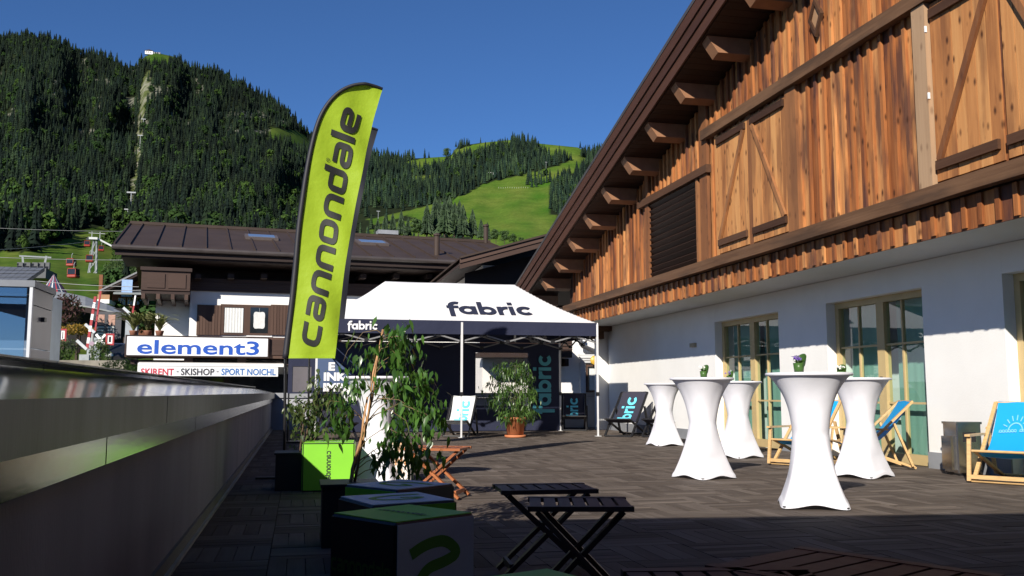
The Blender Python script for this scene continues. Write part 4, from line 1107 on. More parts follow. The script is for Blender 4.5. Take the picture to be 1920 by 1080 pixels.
    # wooden post and round sign
    c=at(173,645,56); t=thing('round_road_sign','small round road sign on a pole before the striped barrier','sign',(c.x,c.y,0))
    MB().tube([(0,0,0),(0,0,at(173,625,56).z)],.07,8).build('pole',plain('pole_grey',(.35,.34,.33),.6),t)
    m=MB().lathe([(0,-.01),(.14,-.01),(.14,.01),(0,.01)],18,cap=False).mesh('disc',plain('sign_lilac',(.35,.25,.33),.5)); o=ob('disc',m,t,(0,-.1,c.z)); o.rotation_euler=(math.pi/2,0,0)
    # painted board with pillars under the canopy
    t=thing('poster_board','poster board with flesh and striped shapes behind the crossing barriers','board',(at(200,600,66).x,at(200,600,66).y,0))
    z0,z1=at(200,624,66).z,at(200,590,66).z
    MB().box((-.9,0,z0-.4),(.9,.08,z1+.2)).build('panel',plain('poster_dark',(.06,.06,.07),.7),t)
    for k,x in enumerate((-.55,.1)):
        MB().box((x,-.02,z0+.5),(x+.42,-.001,z1)).build('poster_shape',plain('poster_flesh',(.38,.22,.17),.7,.3,6),t)
        for s in range(4): MB().box((x,-.02,z0-.3+s*.2),(x+.42,-.001,z0-.19+s*.2)).build('poster_stripe',plain('poster_stripe',(.45,.47,.45),.7),t)
    # hedge, yellow shrub, dark red tree
    def bush(px,py,d,rx,rz,c0,c1,name,label,n=900,seed=1,ls=.16):
        rr=random.Random(seed); c=at(px,py,d); t=thing(name,label,'plant',(c.x,c.y,c.z-rz),0); m=MB()
        MB().tube([(0,0,-1.5),(0,0,rz*.9)],[.10,.05],6).build('trunk',plain('bark_far',(.05,.035,.025),.9),t)
        for k in range(n):
            v=Vector((rr.gauss(0,1),rr.gauss(0,1),rr.gauss(0,1))).normalized()*rr.uniform(.45,1.0)**.5*(1+.25*rr.uniform(-1,1)); p=Vector((v.x*rx,v.y*rx,rz+v.z*rz))
            a_=Vector((rr.uniform(-1,1),rr.uniform(-1,1),rr.uniform(-1,1))).normalized()*ls; b_=a_.cross(Vector((rr.uniform(-1,1),rr.uniform(-1,1),rr.uniform(-1,1)))).normalized()*ls*.6
            m.add([p-a_,p+b_*.5,p+a_,p-b_*.5],[(0,1,2,3)])
        m.build('crown',leafmat(name+'_leaf',c0,c1,.7,.2),t)
    bush(122,582,64,1.0,.95,(.035,.012,.014),(.075,.022,.022),'copper_leaved_tree','dark red leaved small tree before the station canopy',900,1)
    bush(146,618,62,.9,.32,(.16,.10,.01),(.34,.19,.02),'yellow_shrub','yellow and orange shrub beneath the dark red tree',600,2,.12)
    bush(112,655,55,.9,.55,(.02,.035,.012),(.05,.07,.02),'roadside_bush','green bush low beside the lift shaft',500,3,.12)
    bush(188,665,54,.5,.85,(.04,.07,.02),(.08,.12,.03),'climber_bush','tall green climbing bush under the white crossing sign',600,4,.10)
    bush(232,690,46,.9,.4,(.05,.09,.02),(.12,.18,.05),'roadside_shrub','light green shrub left of the lower shop awning',500,5,.10)
    bush(262,505,150,2.6,2.2,(.03,.06,.016),(.06,.10,.022),'roadside_tree','rounded green tree above the chalet roof',1500,6,.25)
    bush(224,508,160,2.2,2.0,(.03,.06,.016),(.06,.10,.022),'roadside_tree','rounded green tree left of the chalet ridge',1500,7,.25)
    # grey railing wall strip
    p,q=at(95,672,50),at(240,688,50); t=tag(MB().box((p.x,p.y,-1),(q.x,p.y+.25,at(170,676,50).z)).build('kerb_wall',plain('kerb_stone',(.22,.20,.17),.9,.3,1.5)),'low rough stone kerb wall along the railway street','wall')
left_town()
def cable_car():
    GV=plain('galvanised',(.32,.34,.35),.5,.1); d=230
    t=thing('cable_car_pylon','tall lattice cable car pylon with a pale crosshead above the meadow','pylon',at(168,562,d))
    b=at(168,562,d); tp=at(176,450,d); H=tp.z-b.z
    L=[Vector((-1.3,-1.3,-3)),Vector((1.3,-1.3,-3)),Vector((1.3,1.3,-3)),Vector((-1.3,1.3,-3))]; U=[Vector((.6+.28*x,.28*y,H)) for x,y in ((-1,-1),(1,-1),(1,1),(-1,1))]
    for k in range(4): MB().beam(L[k],U[k],.22,.22).build('leg',GV,t)
    for k in range(7):
        f0,f1=k/7,(k+1)/7
        for i in range(4):
            j=(i+1)%4; MB().beam(L[i]*(1-f0)+U[i]*f0,L[j]*(1-f1)+U[j]*f1,.12,.12).build('lattice_bar',GV,t)
    c=Vector((.6,0,H)); MB().box(c+Vector((-1.2,-1,0)),c+Vector((.6,1,.5))).build('crosshead',plain('crosshead_pale',(.5,.52,.52),.5),t)
    MB().beam(c+Vector((.5,0,.3)),c+Vector((3.6,0,-1.3)),.7,.35).build('walkway',plain('crosshead_pale',(.5,.52,.52),.5),t)
    MB().beam(c+Vector((-1.9,0,.1)),c+Vector((-.9,0,.2)),.5,.5).build('sheave_train',BLACKM,t)
    MB().beam(c+Vector((-1.5,0,1.6)),c+Vector((2,0,1.5)),.12,.12).build('cross_bar',GV,t)
    for x in (-.8,.9): MB().beam(c+Vector((x,0,.4)),c+Vector((x,0,1.9)),.12,.12).build('mast',GV,t)
    # cabins
    RED=plain('cabin_red',(.30,.035,.02),.4,.1); CG=plain('cabin_glass',(.02,.02,.025),.1,.1)
    bd=MB().cbox((-1,-1,-1.05),(1,1,-.35),.18).mesh('lower_body',RED); up=MB().prism([(-.92,-.92,-.349),(.92,-.92,-.349),(.80,-.92,.75),(-.80,-.92,.75)],(0,1.84,0)).mesh('window_band',CG); rf=MB().cbox((-.9,-1.0,.751),(.9,1.0,.95),.08).mesh('roof',RED)
    hg=MB().tube([(0,0,.95),(0,0,1.9),(.25,0,2.4)],.07,6).mesh('hanger',GV); ps=MB()
    for x,y in ((-.86,-.95),(.86,-.95)): ps.box((x-.05,y-.02,-.34),(x+.05,y+.03,.75))
    psm=ps.mesh('window_post',RED)
    G='red gondolas on the cable'
    for px,py,d,s,lab in ((134,492,190,.9,'red gondola cabin hanging over the meadow left of the pylon, the higher of two'),(138,512,165,.95,'red gondola cabin hanging lowest and nearest left of the pylon'),(164,457,235,.85,'red gondola cabin just under the pylon crosshead'),(190,466,260,.85,'red gondola cabin right of the pylon head'),(168,485,215,.95,'red gondola cabin halfway up before the pylon mast'),(180,476,330,.85,'small far red gondola cabin between pylon mast and walkway'),(83,516,150,.8,'red gondola cabin half hidden behind the striped pavilion roof')):
        t=thing('gondola_cabin',lab,'gondola',at(px,py,d),random.uniform(-.3,.3),G); s*=.8; t.scale=(s,s,s)
        for n,m in (('lower_body',bd),('window_band',up),('roof',rf),('hanger',hg),('window_post',psm)): ob(n,m,t)
    # station frame
    d=140; t=thing('cable_station','cable car station machinery of dark beams and grey masts above the tiled roof','station',at(58,508,d)); o=at(58,508,d)
    for px in (44,82): a_=at(px,502,d)-o; q_=at(px+(5 if px>60 else -2),480,d)-o; MB().beam(a_,q_,.25,.25).build('mast',GV,t)
    MB().beam(at(36,480,d)-o,at(96,483,d)-o,.2,.2).build('top_bar',GV,t)
    for py,w_ in ((496,.5),(502,.7)): MB().beam(at(32,py,d)-o,at(92,py+1,d)-o,w_,w_*.6).build('machine_beam',BLACKM,t)
    for px in (38,52,66,78,88): MB().box(at(px,505,d)-o+Vector((-.35,-.3,0)),at(px,505,d)-o+Vector((.35,.3,.9))).build('sheave_box',plain('sheave_grey',(.08,.085,.09),.6),t)
    MB().box(at(28,520,d)-o,at(90,505,d)-o+Vector((0,5,0))).build('deck_slab',plain('sheave_grey',(.08,.085,.09),.6),t)
    # second small lift pylon on the hillside and slope line
    for px,py,h,d,lab in ((238,432,9,420,'small grey lift pylon just left of the shop roof ridge'),(262,285,16,900,'slim grey lift pylon standing in the cleared strip halfway up the mountain'),(268,248,14,1000,'slim grey lift pylon in the upper cleared strip of the mountain'),(244,410,14,600,'slim grey lift pylon at the foot of the cleared strip'),(1024,316,9,1300,'lift pylon standing at the upper edge of the green ski slope'),(709,416,5,430,'thin grey pole on the low meadow right of the flag')):
        P=surf(px,py) if d>=600 else at(px,py,d); t=thing('lift_pylon',lab,'pylon',P)
        MB().tube([(0,0,-1),(0,0,h)],[h*.025,h*.016],6).build('mast',GV,t); MB().beam((-h*.16,0,h),(h*.16,0,h),h*.05,h*.05).build('cross_arm',GV,t)
    # cables
    CB=plain('cable_steel',(.30,.30,.30),.6)
    def cable(name,p0,d0,p1,d1,r,label,sag=.0):
        a_,b_=at(*p0,d0),at(*p1,d1); P=[]
        for k in range(13):
            u=k/12; P.append(a_*(1-u)+b_*u-Vector((0,0,sag*4*u*(1-u))))
        o=Vector(P[0]); tag(MB().tube([p-o for p in P],r,5).build(name,CB,None,True,None),label,'cable').location=o
    cable('haul_cable',(-250,412),230,(250,434),240,.055,'thin cable crossing the dark forest high above the meadow',.6)
    cable('haul_cable',(-200,474),150,(178,451),230,.045,'cable running from the station machinery to the pylon crosshead',.6)
    cable('overhead_wire',(60,526),60,(300,538),50,.016,'upper railway wire passing before the chalet roof',.1)
    cable('overhead_wire',(60,540),60,(300,543),50,.016,'lower railway wire passing before the chalet roof',.1)
    cable('overhead_wire',(-100,478),150,(330,487),150,.04,'pale wire across the meadow behind the gondolas',.3)
    # mountain-top hut and slope hut
    t=thing('summit_hut','tiny pale hut on the grassy summit of the left mountain','hut',surf(285,101)); t.scale=(.75,.75,.75)
    MB().box((-13,-3,-2),(2,3,5)).build('wall',WHITEP,t); MB().prism([(-14,-4,5),(3,-4,5),(3,-4,5.2),(-5,-4,7.5),(-14,-4,5.2)],(0,8,0)).build('roof',DKW,t)
    MB().box((3,-2,-2),(16,3,3.5)).build('annex',plain('hut_grey',(.25,.25,.24),.8),t)
    for x in (-11,-7,-3,6,10): MB().box((x,-3.1,1),(x+1.6,-3.001,3.2)).build('window',GLD,t)
    t=thing('slope_hut','small white hut at the upper edge of the green ski slope','hut',surf(925,329))
    MB().box((-7,-2,-1),(5,3,2.6)).build('wall',WHITEP,t); MB().prism([(-8,-3,2.6),(6,-3,2.6),(6,-3,3.1),(-8,-3,3.1)],(0,7,0)).build('roof',plain('hut_roof_pale',(.5,.5,.48),.7),t)
    t=thing('slope_fence','row of pale snow fence posts across the lower ski slope','fence',surf(960,352))
    for k in range(14):
        p=surf(935+k*4.2,353+.4*math.sin(k))-surf(960,352); MB().box((p.x-.12,p.y-.12,p.z-.5),(p.x+.12,p.y+.12,p.z+1.6)).build('fence_post',plain('fence_grey',(.4,.4,.36),.8),t)
cable_car()
def car(name,label,loc,rz,body):
    t=thing(name,label,'car',loc,rz,'cars parked on the street')
    def prof(S,y0,y1,name_,mt,par=t,sm=False): return MB().prism([(x,y0,z) for x,z in S],(0,y1-y0,0)).build(name_,mt,par)
    low=[(-2.1,.35),(2.1,.35),(2.15,.6),(2.05,.82),(1.0,.95),(-1.9,.98),(-2.12,.85),(-2.15,.55)]
    b=prof(low,-.86,.86,'body',body)
    cab=[(1.02,.951),(.35,1.36),(-.1,1.46),(-1.0,1.46),(-1.55,1.30),(-1.95,.981)]
    m=MB(); n=len(cab); A=[(x,-.80,z) for x,z in cab]; B=[(x,.80,z) for x,z in cab]
    A=[(x,y+(.14 if z>1.2 else 0),z) for x,y,z in A]; B=[(x,y-(.14 if z>1.2 else 0),z) for x,y,z in B]
    m.add(A+B,[tuple(range(n)),tuple(range(2*n-1,n-1,-1))]+[(i,n+i,n+(i+1)%n,(i+1)%n) for i in range(n)]); c=m.build('cabin',GLD,t)
    MB().prism([(.30,-.64,1.385),(-.1,-.64,1.475),(-1.0,-.64,1.475),(-1.5,-.64,1.33),(-1.0,-.64,1.455),(-.1,-.64,1.455)],(0,1.28,0)).build('roof_panel',body,t)
    for x in (.35,-.4,-1.15):
        for y in (-.79,.79): MB().beam((x,y*.995,.97),(x-.12,y*.85,1.40),.06,.03).build('window_pillar',body,t)
    ty=MB().lathe([(.0,-.1),(.31,-.1),(.33,-.06),(.33,.06),(.31,.1),(0,.1)],20,cap=False).mesh('tyre',plain('tyre_rubber',(.012,.012,.012),.9)); rm=MB().lathe([(0,-.105),(.2,-.105),(.2,.105),(0,.105)],16,cap=False).mesh('rim',plain('rim_alloy',(.4,.4,.42),.3,metal=.7))
    for x in (-1.35,1.3):
        for y in (-.78,.78):
            o=ob('wheel',ty,t,(x,y,.33)); o.rotation_euler=(math.pi/2,0,0); ob('rim',rm,o)
    for y in (-.6,.6):
        MB().box((2.06,y-.2,.62),(2.16,y+.2,.76)).build('headlight',plain('headlight',(.75,.77,.8),.2,.05),t); MB().box((-2.16,y-.2,.7),(-2.06,y+.2,.84)).build('tail_light',plain('tail_light',(.35,.02,.02),.3),t)
    MB().box((2.10,-.55,.40),(2.155,.55,.56)).build('grille',BLACKM,t)
    return t
c=at(528,736,30.5); car('parked_car','dark car parked under the shop awning, nearest the flag pole',(c.x,c.y,-.75),.06,plain('car_black',(.012,.013,.016),.2,.1,2,spec=.7))
c=at(440,736,31.0); car('parked_car','dark red-brown car half hidden left of the flag pole car',(c.x,c.y,-.82),.1,plain('car_maroon',(.05,.018,.014),.2,.1,2,spec=.7))
c=at(216,668,58); car('oncoming_car','dark car with pale headlights facing the level crossing',(c.x,c.y+2,c.z-.62),-math.pi/2+.15,plain('car_anthracite',(.02,.02,.024),.2,.1,2,spec=.7))
# ------------------------------------------------------------------ promotional tent
TEAL=plain('teal_print',(.07,.33,.40),.6,.05); WPR=plain('white_print',(.8,.8,.82),.6,.03)
TX0,TX1,TY0,TY1=.34,6.34,19.5,22.5; TE,TPK=2.455,3.43
def roof_z(x,y):
    s=min((x-TX0)/1.5,(TX1-x)/1.5,(y-TY0)/1.5,(TY1-y)/1.5,1.0); s=max(0,s)
    sd=min((x-TX0),(TX1-x))/1.5; k=.22
    return TE+(TPK-TE)*(s*(1-k)+s*s*k)-.020*math.sin((x-TX0)*2.1)**2*s*(1.3-s)-.006*math.sin((x*1.7+y*3.1)*2.3)*s*(1-s)*2
def tent():
    t=thing('promotional_tent','white and navy pop-up tent lettered fabric across its roof and walls','tent',(TX0,TY0,0)); o=Vector((TX0,TY0,0))
    RW=cloth('tent_white_canvas',(.78,.78,.80),.06,.7,wrinkle=.55,wscale=2.4)
    MB().grid(lambda u,v:(6*u,3*v,roof_z(TX0+6*u,TY0+3*v)),96,48).build('roof',RW,t,True)
    # valance on four sides
    vz0,vz1=2.165,TE-.002
    def val(p,q,nrm):
        p,q=Vector(p),Vector(q); n=Vector(nrm)
        return MB().grid(lambda u,v:tuple(p+(q-p)*u+n*(.012*math.sin(u*31)*(1-v))+Vector((0,0,vz0+(vz1-vz0)*v))),60,3).build('valance',NAVY,t,True)
    val((0,-.015,0),(6,-.015,0),(0,1,0)); val((6.015,0,0),(6.015,3,0),(1,0,0)); val((0,3.015,0),(6,3.015,0),(0,1,0)); val((-.015,0,0),(-.015,3,0),(1,0,0))
    MB().tube([(6.005,-.02,vz0),(6.005,-.02,TE)],.014,6).build('corner_piping',WPR,t)
    TRG=plain('truss_shade_grey',(.20,.20,.21),.45,.1)  # darker copy of the pole aluminium, under-roof shade put into the colour
    # legs and scissor truss
    for x in (0,3,6):
        for y in (0,3):
            if x==3 and y==3: continue
            l=MB(); l.box((x-.022,y-.022,0.9),(x+.022,y+.022,2.42)); l.box((x-.017,y-.017,0.01),(x+.017,y+.017,.95)); l.box((x-.06,y-.06,0),(x+.06,y+.06,.01)); lg=l.build('leg',ALU,t,loc=(x,y,0))
            MB().box((x-.032,y-.032,.87),(x+.032,y+.032,.95)).build('leg_clamp',BLACKM,t)
    def truss(p,q,n):
        p,q=Vector(p),Vector(q)
        for k in range(n):
            a,b=p+(q-p)*(k/n),p+(q-p)*((k+1)/n); za,zb=2.30,2.02
            MB().beam(a+Vector((0,0,za)),b+Vector((0,0,zb)),.022,.03).build('truss_bar',TRG,t); MB().beam(a+Vector((0,.012,zb)),b+Vector((0,.012,za)),.022,.03).build('truss_bar',TRG,t)
            m=(a+b)/2; MB().box(m+Vector((-.04,-.03,2.12)),m+Vector((.04,.03,2.2))).build('truss_joint',BLACKM,t)
            MB().box(b+Vector((-.04,-.03,1.99)),b+Vector((.04,.03,2.06))).build('truss_joint',BLACKM,t)
    truss((0,.05,0),(6,.05,0),6); truss((0,2.93,0),(6,2.93,0),6); truss((.02,0,0),(.02,3,0),3); truss((5.98,0,0),(5.98,3,0),3)
    for x in (1.5,4.5): MB().tube([(x,1.5,2.1),(x,1.5,TPK-.03)],.025,8).build('peak_pole',ALU,t)
    # back wall with clear window
    Yb=TY1-.04
    def B(px,py): p=atY(px,py,Yb); return p.x-TX0,p.z
    w0=B(892,661); w1=B(990,760); zt=2.15; D=3-.04
    bw=MB()
    for (xa,xb,za,zb) in ((0.0,w0[0],.02,zt),(w1[0],5.96,.02,zt),(w0[0],w1[0],.02,w1[1]),(w0[0],w1[0],w0[1],zt)):
        bw.grid(lambda u,v:(xa+(xb-xa)*u,D+.012*math.sin((xa+(xb-xa)*u)*5.1),za+(zb-za)*v),20,2)
    W=bw.build('back_wall',NAVY,t,True)
    MB().grid(lambda u,v:(w0[0]-.02+(w1[0]-w0[0]+.04)*u,D-.016,w1[1]-.02+(w0[1]-w1[1]+.04)*v),2,2).build('clear_window',glass('vinyl_window',(.86,.84,.82),1.0),W)
    # teal word running up the wall
    a=B(1033,777); b=B(1033,664); wd=fabric_word(wd=.28); sc=(b[1]-a[1])/(wd[1]); vs=(B(1033,700)[0]-B(998,700)[0])/1.5
    word_mesh(wd,lambda u,v,k:(a[0]-v*vs,D-.03-.0006*k,a[1]+u*sc),'lettering',TEAL,W)
    # blue wave prints and white words on the left half
    WV=cloth('wave_print',(.07,.105,.20),.04,.75); WV2=cloth('wave_print_dark',(.035,.05,.11),.04,.75)
    def shape(pts,mt,off):
        P=[B(*p) for p in pts]; MB().add([(x,D-off,z) for x,z in P],[tuple(range(len(P)))]).build('printed_wave',mt,W)
    shape([(594,641),(755,641),(760,660),(740,690),(700,706),(665,700),(640,680),(620,668),(594,662)],WV2,.02)
    shape([(594,663),(612,662),(630,674),(648,690),(664,702),(690,712),(690,728),(594,728)],WV,.026)
    for body,px0,px1,py in (('E',616,628,688),('INK',607,650,707),('IMPL',606,656,727),('INNO',606,670,749)):
        p=B(px0,py); q=B(px1,py); o_=text_obj(body,'lettering',WPR,W,.25,Matrix.Identity(4),.012,ext=.002)
        bb=[Vector(c) for c in o_.bound_box]; wx=max(c.x for c in bb)-min(c.x for c in bb); mx=(max(c.x for c in bb)+min(c.x for c in bb))/2
        s=(q[0]-p[0])/wx; o_.data.transform(facing(((p[0]+q[0])/2,D-.036,p[1]),(1,0,0),(0,0,1))@Matrix.Diagonal((s,1.0,1,1))@Matrix.Translation((-mx,0,0)))
    a=B(764,668); wd=fabric_word('fab',.27); s=.155; ca,sa=math.cos(R_(58)),math.sin(R_(58))
    word_mesh(wd,lambda u,v,k:(a[0]+(u*ca-v*sa)*s,D-.034-.0006*k,a[1]+(u*sa+v*ca)*s),'lettering',plain('teal_print_faded',(.09,.20,.22),.7),W)
    # big dark word on the roof, small white word on the valance
    x0=atY(838,589,19.85).x; x1=atY(1003,589,19.80).x; wd=fabric_word(wd=.29); sc=(x1-x0)/wd[1]
    def rm(u,v,k):
        s=.19+v*.235; x=x0+u*sc; y=TY0+1.5*s; return (x-TX0,1.5*s-.008,roof_z(x,y)+.016+.0007*k)
    word_mesh(wd,rm,'lettering',plain('navy_print',(.016,.02,.045),.7,.05),t,.12)
    p=atY(651,617.5,TY0-.03); q=atY(709,618,TY0-.03); wd=fabric_word(wd=.27); sc=(q.x-p.x)/wd[1]
    word_mesh(wd,lambda u,v,k:(p.x-TX0+u*sc,-.036-.0006*k,p.z+v*sc*.96),'lettering',WPR,t)
    p=atY(1045,652,TY1-.05); wd=fabric_word('fab',.27)
    word_mesh(wd,lambda u,v,k:(p.x-TX0-.25-u*.16,3.0-.004-.0006*k,2.17+v*.16),'lettering',plain('grey_print',(.25,.25,.27),.7),t)
tent()

# ------------------------------------------------------------------ feather flags
def feather(name,label,cat,Yp,tipx,tipy,s,mt,sleeve,word,twist=0.0,shift=0.0):
    """flag outline in picture pixels of the near flag, scaled by s about its tip, standing in the plane Y=Yp"""
    def Q(x,y): return atY(tipx+(x-718)*s,tipy+(y-163)*s,Yp)
    Lf=[(535,672),(541,620),(548,560),(554,500),(560,430),(567,375),(575,322),(583,280),(593,240),(604,212),(620,188),(640,170),(662,160),(685,157),(703,159),(718,163)]
    Rt=[(628,672),(634,620),(640,560),(647,500),(659,430),(669,375),(680,322),(688,280),(697,240),(703,215),(708,198),(712,184),(715,174),(717,168),(718,165),(718,163)]
    base=Q(533,880); base.z=0
    t=thing(name,label,cat,base,0)
    def sp(tab,v):
        x=v*(len(tab)-1); i=min(int(x),len(tab)-2); f=x-i
        p0,p1,p2,p3=tab[max(i-1,0)],tab[i],tab[i+1],tab[min(i+2,len(tab)-1)]
        return tuple(.5*((2*b)+(c-a)*f+(2*a-5*b+4*c-d)*f*f+(3*b-a-3*c+d)*f**3) for a,b,c,d in zip(p0,p1,p2,p3))
    def rip(x,y,u):     # cloth ripple in depth, metres
        w_=.5+.5*math.sin(y/60)
        return (.030*math.sin((x-.35*(y-160))/13.0+1)*u*(1-.3*w_)+.055*math.sin((x+.55*y)/38.0)*u*max(0.15,min(1,(y-150)/420)))+.10*u*math.sin(y/190)
    def surfp(x,y,off=0.0):
        # u from left edge to right edge at this height
        v=vinv(y); l=sp(Lf,v); r=sp(Rt,v); u=min(1,max(0,(x-l[0])/max(6,(r[0]-l[0]))))
        p=Q(x,y); return Vector((p.x,p.y+rip(x,y,u)*(s if s<1 else 1)*1.0-off,p.z))-base
    tab=[(i/200,sp(Lf,i/200)[1]) for i in range(201)]
    def vinv(y):
        for (a,b),(c,d) in zip(tab,tab[1:]):
            if d<=y: return a+(c-a)*((b-y)/max(1e-6,(b-d)))
        return 1.0
    def f(u,v):
        l,r=sp(Lf,v),sp(Rt,v); x=l[0]+(r[0]-l[0])*u; y=l[1]+(r[1]-l[1])*u; return tuple(surfp(x,y))
    MB().grid(f,40,110).build('flag_cloth',mt,t,True)
    pts=[surfp(*sp(Lf,i/60),0.0) for i in range(61)]
    m=MB(); m.tube(pts,[.034-.016*(i/60) for i in range(61)],8); m.build('pole_sleeve',sleeve,t,True)
    b=Vector(pts[0]); MB().tube([(b.x*0+0,0,.02),(b.x*.55,b.y*.55,b.z*.55),tuple(b),tuple(pts[3])],.016,8).build('pole',BLACKM,t,True)
    bs=MB(); bs.beam((-.3,0,.02),(.3,0,.02),.05,.025); bs.beam((0,-.3,.046),(0,.3,.046),.05,.025); bs.build('cross_base',BLACKM,t)
    if word:
        BL=[(654,597),(630,602),(585,609),(537,618),(487,627),(433,634),(385,643),(331,653),(290,661),(255,667),(227,675),(200,682)]
        wd=square_word('cannondale'); L=wd[1]
        def wm(u,v,k):
            y=654-450*(u/L); x=interp([(-b_,a_) for b_,a_ in BL],-y)-v*34; y2=y-12*v; 
            return tuple(surfp(x,y2,.010+.0006*k))
        word_mesh(wd,wm,'lettering',plain('flag_black_print',(.010,.011,.010),.6,.1),t,.08)
        def rg(a,r): return tuple(surfp(615+r*math.cos(a),298+r*math.sin(a),.012))
        n=24; m=MB(); m.add([rg(2*math.pi*k/n,r) for r in (3.4,2.6) for k in range(n)],[(k,(k+1)%n,n+(k+1)%n,n+k) for k in range(n)]); 
        m.add([tuple(surfp(615+a_,298+b_,.013)) for a_,b_ in ((-1.2,1.4),(-.5,1.4),(-.5,-1.4),(-1.2,-1.4))],[(0,1,2,3)]); m.add([tuple(surfp(615+a_,298+b_,.013)) for a_,b_ in ((-.4,-1.4),(1,-1.2),(1,-.3),(-.4,0))],[(0,1,2,3)])
        m.build('registered_mark',plain('flag_black_print',(.010,.011,.010),.6,.1),t)
        MB().grid(lambda u,v:tuple(surfp(537+91*u,672-5*v,.004)),30,1).build('hem',mt,t)
    return t
LIME=cloth('lime_flag_cloth',(.42,.60,.035),.38,.55,wrinkle=.35,wscale=7)
feather('feather_flag','tall lime green feather flag lettered cannondale on a black bowed pole','flag',10.6,718,163,1.0,LIME,plain('flag_sleeve_black',(.012,.012,.018),.6),True)
feather('feather_flag','black feather flag mostly hidden behind the lime green one','flag',14.9,709,242,.70,cloth('black_flag_cloth',(.02,.022,.03),.1,.6),plain('flag_sleeve_black',(.012,.012,.018),.6),False)
def banner_board():
    Y=18.2
    a=atY(541,673,Y); b=atY(590,738,Y); t=thing('display_board','dark display board with a grey clear panel under the lime flag','board',(a.x,Y,0))
    w_=b.x-a.x; z1=a.z+.12; z0=b.z
    fr=MB(); fr.box((0,0,z0),(w_*.16,.03,z1)); fr.box((w_*.86,0,z0),(w_,.03,z1)); fr.box((w_*.161,0,z1-.26),(w_*.859,.03,z1)); fr.box((w_*.161,0,z0),(w_*.859,.03,z0+.03)); fr.build('frame',NAVY,t)
    MB().box((w_*.161,.012,z0+.03),(w_*.859,.016,z1-.26)).build('clear_panel',plain('smoked_panel',(.13,.12,.135),.15,.2,2,spec=.7),t)
    for x in (.02,w_-.02): MB().tube([(x,.02,0),(x,.02,z0+.02)],.016,6).build('stand_leg',BLACKM,t)
    MB().beam((-.02,.02,.02),(w_+.02,.02,.02),.3,.03).build('foot',BLACKM,t)
banner_board()

# ------------------------------------------------------------------ cocktail tables and flower pots
STR=cloth('stretch_cover',(.78,.78,.84),.10,.62,wrinkle=.12,wscale=6)
def table_cover():
    H,zw,rw,rt_=1.10,.60,.148,.352; nz,na=44,96
    def f(u,v):
        a=2*math.pi*u; z=H*v; c=abs(math.cos(2*a))            # 1 on the four corners
        sq=(abs(math.cos(a-math.pi/4))**8+abs(math.sin(a-math.pi/4))**8)**-.125/1.2968   # square, corners at 0,90..
        if z>zw:
            q=(z-zw)/(H-zw); r=rw+(rt_-rw)*(.30*q+.70*q**3.0); r*=1+.035*(abs(math.cos(2*a))**1.5*2-1)*math.sin(math.pi*min(1,q*1.02))
        else:
            q=(zw-z)/zw; rc=rw+(.355-rw)*(.45*q+.55*q*q); k=min(1,q*1.6)
            r=rc*((1-k)+k*sq)
        lift=(.034*(1-c*c))*max(0,1-v/.22) if z<.3 else 0
        return (r*math.cos(a),r*math.sin(a),.004+z+lift)
    body=MB().grid(f,na,nz).mesh('stretch_cover',STR,True)
    def h(u,v):
        a=2*math.pi*u; p=Vector(f(u,0.002+.05*v)); q=Vector((math.cos(a),math.sin(a),0)); return tuple(p+q*.006*math.sin(math.pi*max(.12,v)))
    hem=MB().grid(h,na,5).mesh('hem',STR,True)
    top=MB().lathe([(0,1.106),(.345,1.106),(.356,1.100),(.356,1.086),(.350,1.080)],64,cap=False).mesh('table_top',STR,True)
    foot=MB().lathe([(.0,0),(.03,0),(.03,.02),(.012,.03)],10,cap=True).mesh('foot_pad',BLACKM)
    return body,hem,top,foot
TB=table_cover()
def cocktail(x,y,rz,label):
    t=thing('cocktail_table',label,'table',(x,y,0),rz,'white covered cocktail tables')
    ob('stretch_cover',TB[0],t); ob('hem',TB[1],t); ob('table_top',TB[2],t)
    for k in range(4):
        a=math.pi/2*k; ob('foot_pad',TB[3],t,(.325*math.cos(a),.325*math.sin(a),0))
    return t
TABLES=[(4.20,7.17,R_(20),'large nearest white covered cocktail table in the sun'),(4.42,9.82,R_(64),'white covered cocktail table second nearest, left of the nearest one'),(6.30,12.75,R_(64),'white covered cocktail table before the first terrace door'),(6.22,9.55,R_(72),'white covered cocktail table just right behind the nearest one'),(6.42,15.9,R_(50),'farthest white covered cocktail table beside the dark deck chairs')]
for q in TABLES: cocktail(*q)
p=atZ(706,908); cocktail(p.x,p.y,R_(20),'white covered cocktail table behind the leafy tree')
